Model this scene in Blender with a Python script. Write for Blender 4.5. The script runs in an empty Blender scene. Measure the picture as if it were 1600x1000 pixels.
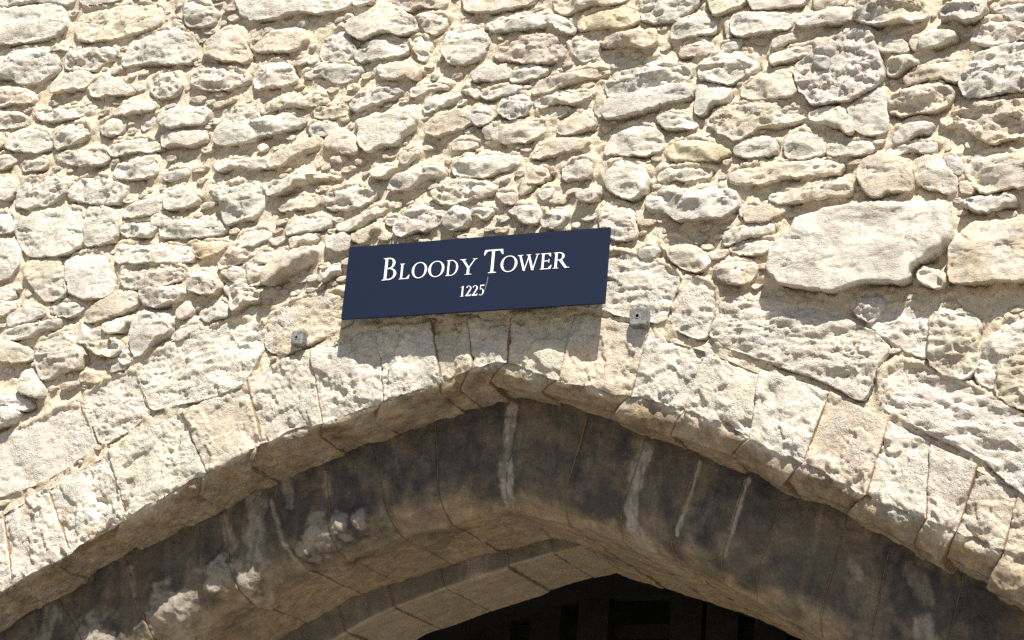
import bpy, math, random
import numpy as np
from mathutils import Matrix, Vector

random.seed(7)
RNG = np.random.default_rng(11)
SC = bpy.context.scene
COL = SC.collection

# ---------------------------------------------------------------- camera, sky, sun, exposure
F = 3200.0                                   # focal length for a 1600 px wide frame
AX, BX = 1464.0, 1229.0                      # where the wall's own normal vanishes
Dc = np.array([AX, BX, F]); Dc /= np.linalg.norm(Dc)
vv = F * F / (BX - 0.08 * AX)
Zc = np.array([0.08 * vv, -vv, F]); Zc /= np.linalg.norm(Zc)
Xc = np.cross(Dc, Zc)
WM = np.stack([Xc, Dc, Zc])                  # camera axes -> world axes (X along wall, Y into it, Z up)

def ray(px, py):
    d = WM @ np.array([px - 800.0, py - 500.0, F])
    return d / np.linalg.norm(d)

r0 = ray(742, 428)
CAM = -8.5 * r0
CAM[2] = 1.6

def W(px, py, y=0.0):
    """the wall point seen in the survey photograph at px,py, lying at depth y"""
    d = ray(px, py)
    return CAM + d * ((y - CAM[1]) / d[1])

cam_data = bpy.data.cameras.new('camera')
cam_data.sensor_width = 36.0
cam_data.lens = F / 1600.0 * 36.0
cam_data.clip_end = 3000.0
cam = bpy.data.objects.new('camera', cam_data)
COL.objects.link(cam)
M = Matrix(((WM[0][0], -WM[0][1], -WM[0][2], CAM[0]),
            (WM[1][0], -WM[1][1], -WM[1][2], CAM[1]),
            (WM[2][0], -WM[2][1], -WM[2][2], CAM[2]),
            (0, 0, 0, 1)))
cam.matrix_world = M
SC.camera = cam

SUN_TRAVEL = Vector((-0.57, 1.0, -1.49))
world = bpy.data.worlds.new('World')
SC.world = world
world.use_nodes = True
nt = world.node_tree
nt.nodes.clear()
sky = nt.nodes.new('ShaderNodeTexSky')
sky.sky_type = 'NISHITA'
sky.sun_disc = False
sky.sun_elevation = math.atan2(-SUN_TRAVEL.z, math.hypot(SUN_TRAVEL.x, SUN_TRAVEL.y))
sky.sun_rotation = math.atan2(-SUN_TRAVEL.x, -SUN_TRAVEL.y)
bg = nt.nodes.new('ShaderNodeBackground')
bg.inputs['Strength'].default_value = 0.05
wo = nt.nodes.new('ShaderNodeOutputWorld')
nt.links.new(sky.outputs[0], bg.inputs[0])
nt.links.new(bg.outputs[0], wo.inputs[0])

sun = bpy.data.lights.new('sun', 'SUN')
sun.energy = 4.6
sun.angle = math.radians(0.5)
sun.color = (1.0, 0.945, 0.85)
so = bpy.data.objects.new('sun', sun)
COL.objects.link(so)
so.location = (4, -8, 14)
so.rotation_euler = SUN_TRAVEL.to_track_quat('-Z', 'Y').to_euler()

SC.view_settings.view_transform = 'Standard'
SC.view_settings.look = 'None'
SC.view_settings.gamma = 1.0
SC.view_settings.use_curve_mapping = False
SC.view_settings.exposure = 0.90
SC.cycles.use_denoising = False
SC.cycles.max_bounces = 6
SC.cycles.diffuse_bounces = 4

# ---------------------------------------------------------------- noise
_perm = RNG.permutation(256)
_perm = np.concatenate([_perm, _perm, _perm])
_g = RNG.normal(size=(256, 3))
_g /= np.linalg.norm(_g, axis=1)[:, None]

def pnoise(P):
    P = np.asarray(P, float)
    I = np.floor(P).astype(np.int64)
    f = P - I
    I &= 255
    u = f * f * f * (f * (f * 6 - 15) + 10)
    out = np.zeros(P.shape[:-1])
    for dx in (0, 1):
        a = _perm[I[..., 0] + dx]
        wx = u[..., 0] if dx else 1 - u[..., 0]
        for dy in (0, 1):
            b = _perm[a + I[..., 1] + dy]
            wy = u[..., 1] if dy else 1 - u[..., 1]
            for dz in (0, 1):
                h = _perm[b + I[..., 2] + dz]
                wz = u[..., 2] if dz else 1 - u[..., 2]
                g = _g[h]
                out += wx * wy * wz * (g[..., 0] * (f[..., 0] - dx) + g[..., 1] * (f[..., 1] - dy) + g[..., 2] * (f[..., 2] - dz))
    return out * 1.6

def fbm(P, o=3, gain=0.5):
    s = 0; a = 1.0
    for k in range(o):
        s = s + a * pnoise(P * (2.03 ** k) + k * 17.31)
        a *= gain
    return s

def ridged(P, o=3):
    s = 0; a = 1.0
    for k in range(o):
        s = s + a * (0.55 - np.abs(pnoise(P * (2.1 ** k) + k * 9.7)) * 2)
        a *= 0.5
    return s

def smooth01(x):
    x = np.clip(x, 0, 1)
    return x * x * (3 - 2 * x)

# ---------------------------------------------------------------- object helpers
def tag(o, label=None, cat=None, group=None, kind=None):
    if label: o['label'] = label
    if cat: o['category'] = cat
    if group: o['group'] = group
    if kind: o['kind'] = kind
    return o

def thing(name, loc, label, cat, group=None):
    o = bpy.data.objects.new(name, None)
    o.empty_display_size = 0.1
    o.location = loc
    COL.objects.link(o)
    return tag(o, label, cat, group)

def mesh_obj(name, V, Fq, mat, parent=None, smooth=True, color=None, attr=None, face_out=False):
    """V (n,3) world points; Fq (m,3|4) indices or a list of tuples. Origin goes to the centre."""
    V = np.asarray(V, float)
    c = (V.min(0) + V.max(0)) / 2
    me = bpy.data.meshes.new(name)
    if isinstance(Fq, np.ndarray):
        k = Fq.shape[1]
        me.vertices.add(len(V))
        me.vertices.foreach_set('co', (V - c).astype(np.float32).ravel())
        me.loops.add(Fq.size)
        me.loops.foreach_set('vertex_index', Fq.astype(np.int32).ravel())
        me.polygons.add(len(Fq))
        me.polygons.foreach_set('loop_start', np.arange(0, Fq.size, k, dtype=np.int32))
        me.polygons.foreach_set('loop_total', np.full(len(Fq), k, dtype=np.int32))
        me.update(calc_edges=True)
    else:
        me.from_pydata([tuple(v) for v in (V - c)], [], Fq)
        me.update()
    me.validate()
    if face_out and len(me.polygons):
        nr = np.empty(len(me.polygons) * 3, np.float32); me.polygons.foreach_get('normal', nr)
        if nr.reshape(-1, 3).mean(0) @ np.array([0, -1, -0.3]) < 0: me.flip_normals()
    if smooth:
        me.polygons.foreach_set('use_smooth', np.ones(len(me.polygons), dtype=bool))
    if attr is not None:
        a = me.attributes.new('stain', 'FLOAT_COLOR', 'POINT')
        a.data.foreach_set('color', np.asarray(attr, np.float32).ravel())
    me.materials.append(mat)
    o = bpy.data.objects.new(name, me)
    COL.objects.link(o)
    if parent is not None:
        o.parent = parent
        o.location = Vector(c) - parent.location
    else:
        o.location = c
    if color is not None:
        o.color = (*color, 1)
    return o

def grid_faces(n, m, flip=False):
    i, j = np.meshgrid(np.arange(n - 1), np.arange(m - 1), indexing='ij')
    a = (i * m + j).ravel(); b = a + m; c = b + 1; d = a + 1
    return np.stack([a, d, c, b] if flip else [a, b, c, d], 1)

def box(x0, x1, y0, y1, z0, z1):
    V = [(x, y, z) for x in (x0, x1) for y in (y0, y1) for z in (z0, z1)]
    Fq = [(0, 1, 3, 2), (4, 6, 7, 5), (0, 4, 5, 1), (2, 3, 7, 6), (0, 2, 6, 4), (1, 5, 7, 3)]
    return V, Fq

# ---------------------------------------------------------------- materials
class NB:
    def __init__(s, name):
        s.m = bpy.data.materials.new(name)
        s.m.use_nodes = True
        s.t = s.m.node_tree
        s.b = s.t.nodes['Principled BSDF']
    def n(s, typ, **kw):
        x = s.t.nodes.new(typ)
        for k, v in kw.items():
            setattr(x, k, v)
        return x
    def l(s, a, b): s.t.links.new(a, b)
    def pos(s, scale=(1, 1, 1)):
        g = s.n('ShaderNodeNewGeometry')
        mp = s.n('ShaderNodeMapping')
        mp.inputs['Scale'].default_value = scale
        s.l(g.outputs['Position'], mp.inputs['Vector'])
        return mp.outputs[0]
    def noise(s, vec, scale, detail=4, rough=0.55, dist=0.0):
        x = s.n('ShaderNodeTexNoise')
        x.inputs['Scale'].default_value = scale
        x.inputs['Detail'].default_value = detail
        x.inputs['Roughness'].default_value = rough
        x.inputs['Distortion'].default_value = dist
        s.l(vec, x.inputs['Vector'])
        return x.outputs['Fac']
    def ramp(s, fac, a, b, va=0.0, vb=1.0):
        x = s.n('ShaderNodeMapRange')
        x.interpolation_type = 'SMOOTHSTEP'
        x.inputs['From Min'].default_value = a
        x.inputs['From Max'].default_value = b
        x.inputs['To Min'].default_value = va
        x.inputs['To Max'].default_value = vb
        s.l(fac, x.inputs['Value'])
        return x.outputs[0]
    def mix(s, fac, a, b, mode='MIX'):
        x = s.n('ShaderNodeMix')
        x.data_type = 'RGBA'
        x.blend_type = mode
        for sock, val in ((x.inputs[0], fac), (x.inputs[6], a), (x.inputs[7], b)):
            if isinstance(val, (int, float)): sock.default_value = val
            elif isinstance(val, tuple): sock.default_value = (*val, 1)
            else: s.l(val, sock)
        return x.outputs[2]
    def math(s, op, a, b=None):
        x = s.n('ShaderNodeMath')
        x.operation = op
        for sock, val in ((x.inputs[0], a), (x.inputs[1], b)):
            if val is None: continue
            if isinstance(val, (int, float)): sock.default_value = val
            else: s.l(val, sock)
        return x.outputs[0]
    def bump(s, h, strength, dist):
        x = s.n('ShaderNodeBump')
        x.inputs['Strength'].default_value = strength
        x.inputs['Distance'].default_value = dist
        s.l(h, x.inputs['Height'])
        s.l(x.outputs[0], s.b.inputs['Normal'])

def rub_stone_mat():
    s = NB('weathered_limestone')
    p = s.pos(); ps = s.pos((1, 1, 2.6))
    oi = s.n('ShaderNodeObjectInfo')
    c = oi.outputs['Color']
    c = s.mix(s.ramp(s.noise(p, 8, 6, 0.6), 0.44, 0.68, 0, 0.7), c, (0.625, 0.60, 0.54))        # lime bloom
    c = s.mix(s.ramp(s.noise(ps, 12, 6, 0.6, 0.6), 0.54, 0.72, 0, 0.5), c, (0.49, 0.385, 0.255))   # ochre iron
    c = s.mix(s.ramp(s.noise(p, 22, 7, 0.7), 0.52, 0.66, 0, 0.62), c, (0.36, 0.35, 0.335))    # grey lichen
    c = s.mix(s.ramp(s.noise(p, 105, 3, 0.6), 0.62, 0.70, 0, 0.65), c, (0.17, 0.145, 0.12))     # dark pores
    c = s.mix(1.0, c, s.ramp(s.noise(p, 60, 5), 0.2, 0.8, 0.85, 1.12), 'MULTIPLY')
    c = s.mix(s.ramp(s.noise(p, 1.6, 6, 0.62, 0.4), 0.50, 0.68, 0, 0.38), c, (0.33, 0.315, 0.29))   # grey weathering drifts
    s.l(c, s.b.inputs['Base Color'])
    s.b.inputs['Roughness'].default_value = 0.95
    s.b.inputs['Specular IOR Level'].default_value = 0.15
    rough = s.ramp(s.noise(p, 7, 3), 0.38, 0.62, 0.25, 1.0)
    h = s.math('ADD', s.noise(ps, 70, 8, 0.66, 0.6), s.math('MULTIPLY', s.noise(p, 190, 5, 0.7), 0.5))
    h = s.math('MULTIPLY', h, rough)
    s.bump(h, 1.0, 0.008)
    return s.m

def mortar_mat(name, base, dark, pebb, bstr=0.8):
    s = NB(name)
    p = s.pos()
    c = s.mix(s.ramp(s.noise(p, 5, 5), 0.35, 0.68), base, dark)
    c = s.mix(s.ramp(s.noise(p, 22, 4), 0.52, 0.7, 0, 0.55), c, pebb)
    c = s.mix(s.ramp(s.noise(p, 1.6, 6, 0.62, 0.4), 0.50, 0.68, 0, 0.30), c, (0.37, 0.33, 0.27))
    v = s.n('ShaderNodeTexVoronoi'); v.inputs['Scale'].default_value = 95
    s.l(p, v.inputs['Vector'])
    spot = s.ramp(v.outputs['Distance'], 0.16, 0.26, 1, 0)
    sel = s.math('MULTIPLY', spot, s.ramp(s.noise(p, 42, 2), 0.52, 0.6))
    c = s.mix(s.math('MULTIPLY', sel, 0.75), c, (0.20, 0.14, 0.10))
    c = s.mix(1.0, c, s.ramp(s.noise(p, 160, 4), 0.2, 0.8, 0.82, 1.12), 'MULTIPLY')
    s.l(c, s.b.inputs['Base Color'])
    s.b.inputs['Roughness'].default_value = 1.0
    s.b.inputs['Specular IOR Level'].default_value = 0.1
    h = s.math('SUBTRACT', s.noise(p, 110, 7, 0.7), s.math('MULTIPLY', sel, 0.5))
    s.bump(h, bstr, 0.010)
    return s.m

def arch_mat(name, tint_white, bump_d):
    """eroded ashlar of the arch: sandy pale stone, stains carried by the mesh (r lime runs and painted sun patches, g soot, b ochre)"""
    s = NB(name)
    p = s.pos(); pv = s.pos((1.0, 1.0, 0.35))
    oi = s.n('ShaderNodeObjectInfo')
    at = s.n('ShaderNodeAttribute'); at.attribute_name = 'stain'
    sep = s.n('ShaderNodeSeparateColor'); s.l(at.outputs['Color'], sep.inputs[0])
    c = oi.outputs['Color']
    c = s.mix(s.ramp(s.noise(p, 6, 5), 0.48, 0.68, 0, tint_white), c, (0.67, 0.655, 0.60))
    c = s.mix(s.ramp(s.noise(p, 11, 6, 0.6, 0.5), 0.53, 0.72, 0, 0.6), c, (0.42, 0.34, 0.235))
    c = s.mix(s.ramp(s.noise(p, 46, 4, 0.6), 0.58, 0.75, 0, 0.45), c, (0.30, 0.27, 0.23))
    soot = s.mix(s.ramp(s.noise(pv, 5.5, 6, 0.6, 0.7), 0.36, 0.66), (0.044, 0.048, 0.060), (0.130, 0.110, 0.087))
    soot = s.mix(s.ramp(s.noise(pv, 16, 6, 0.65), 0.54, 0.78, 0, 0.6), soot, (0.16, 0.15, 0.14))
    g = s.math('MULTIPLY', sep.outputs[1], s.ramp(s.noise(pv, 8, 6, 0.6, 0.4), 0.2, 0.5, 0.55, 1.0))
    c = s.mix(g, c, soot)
    och = s.mix(s.ramp(s.noise(p, 20, 5), 0.35, 0.65), (0.45, 0.335, 0.20), (0.26, 0.195, 0.122))
    c = s.mix(s.math('MULTIPLY', sep.outputs[2], s.ramp(s.noise(p, 9, 6, 0.62, 0.5), 0.3, 0.6, 0.45, 1.0)), c, och)
    c = s.mix(s.math('MULTIPLY', sep.outputs[0], s.ramp(s.noise(pv, 26, 5), 0.25, 0.6, 0.5, 1.0)), c, (0.40, 0.37, 0.33))
    c = s.mix(1.0, c, s.ramp(s.noise(p, 90, 4), 0.2, 0.8, 0.78, 1.15), 'MULTIPLY')
    s.l(c, s.b.inputs['Base Color'])
    s.b.inputs['Roughness'].default_value = 0.95
    s.b.inputs['Specular IOR Level'].default_value = 0.15
    v = s.n('ShaderNodeTexVoronoi'); v.inputs['Scale'].default_value = 105
    s.l(p, v.inputs['Vector'])
    pit = s.math('MULTIPLY', s.ramp(v.outputs['Distance'], 0.05, 0.45, 1, 0), s.ramp(s.noise(p, 24, 3), 0.42, 0.6))
    h = s.math('ADD', s.noise(p, 60, 8, 0.72, 0.3), s.math('MULTIPLY', s.noise(p, 170, 5, 0.7), 0.7))
    h = s.math('SUBTRACT', h, s.math('MULTIPLY', pit, 0.45))
    h = s.math('MULTIPLY', h, s.ramp(s.noise(p, 6, 4), 0.36, 0.62, 0.25, 1.0))
    s.bump(h, 1.0, bump_d)
    return s.m

def plain(name, col, rough=0.7, metal=0.0, spec=0.3, nscale=None, namt=0.15, bump=None):
    s = NB(name)
    if nscale:
        p = s.pos()
        c = s.mix(1.0, col, s.ramp(s.noise(p, nscale, 5), 0.25, 0.75, 1 - namt, 1 + namt), 'MULTIPLY')
        s.l(c, s.b.inputs['Base Color'])
        if bump: s.bump(s.noise(p, nscale * 2, 5), 0.5, bump)
    else:
        s.b.inputs['Base Color'].default_value = (*col, 1)
    s.b.inputs['Roughness'].default_value = rough
    s.b.inputs['Metallic'].default_value = metal
    s.b.inputs['Specular IOR Level'].default_value = spec
    return s.m

M_STONE = rub_stone_mat()
M_MORTAR = mortar_mat('sandy_mortar', (0.67, 0.58, 0.445), (0.58, 0.495, 0.375), (0.63, 0.585, 0.51))
M_JOINT = mortar_mat('ochre_joint_mortar', (0.36, 0.25, 0.14), (0.26, 0.18, 0.10), (0.44, 0.34, 0.22))
M_ARCH = arch_mat('eroded_arch_stone', 0.75, 0.010)
M_ARCH_IN = arch_mat('smoother_arch_stone', 0.3, 0.005)
M_DARK = plain('shade_dark_passage_stone', (0.006, 0.006, 0.0055), 1.0, nscale=3, namt=0.4)  # passage shade put into the near-black stone colour
M_TIMBER = plain('old_oak_shade_black', (0.008, 0.0085, 0.007), 0.9, nscale=14, namt=0.5, bump=0.01)  # near-black colour carries the shade of the passage
M_SIGN = plain('navy_sign_enamel', (0.0060, 0.0118, 0.0335), 0.6, spec=0.2, nscale=240, namt=0.10)
M_WHITE = plain('white_lettering_paint', (0.80, 0.82, 0.82), 0.6)
M_DRIP = plain('pale_drip_stain', (0.14, 0.17, 0.26), 0.7)
M_EDGE = plain('sign_back_metal', (0.10, 0.11, 0.13), 0.6)
M_ZINC = plain('weathered_grey_metal', (0.17, 0.172, 0.168), 0.8, 0.0, 0.3, nscale=45, namt=0.45, bump=0.006)
M_HOLE = plain('drilled_hole_dark', (0.012, 0.011, 0.010), 0.9)
M_PAVE = plain('pale_stone_paving', (0.215, 0.198, 0.172), 0.95, nscale=2.0, namt=0.2)
TK = 1.5
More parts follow.
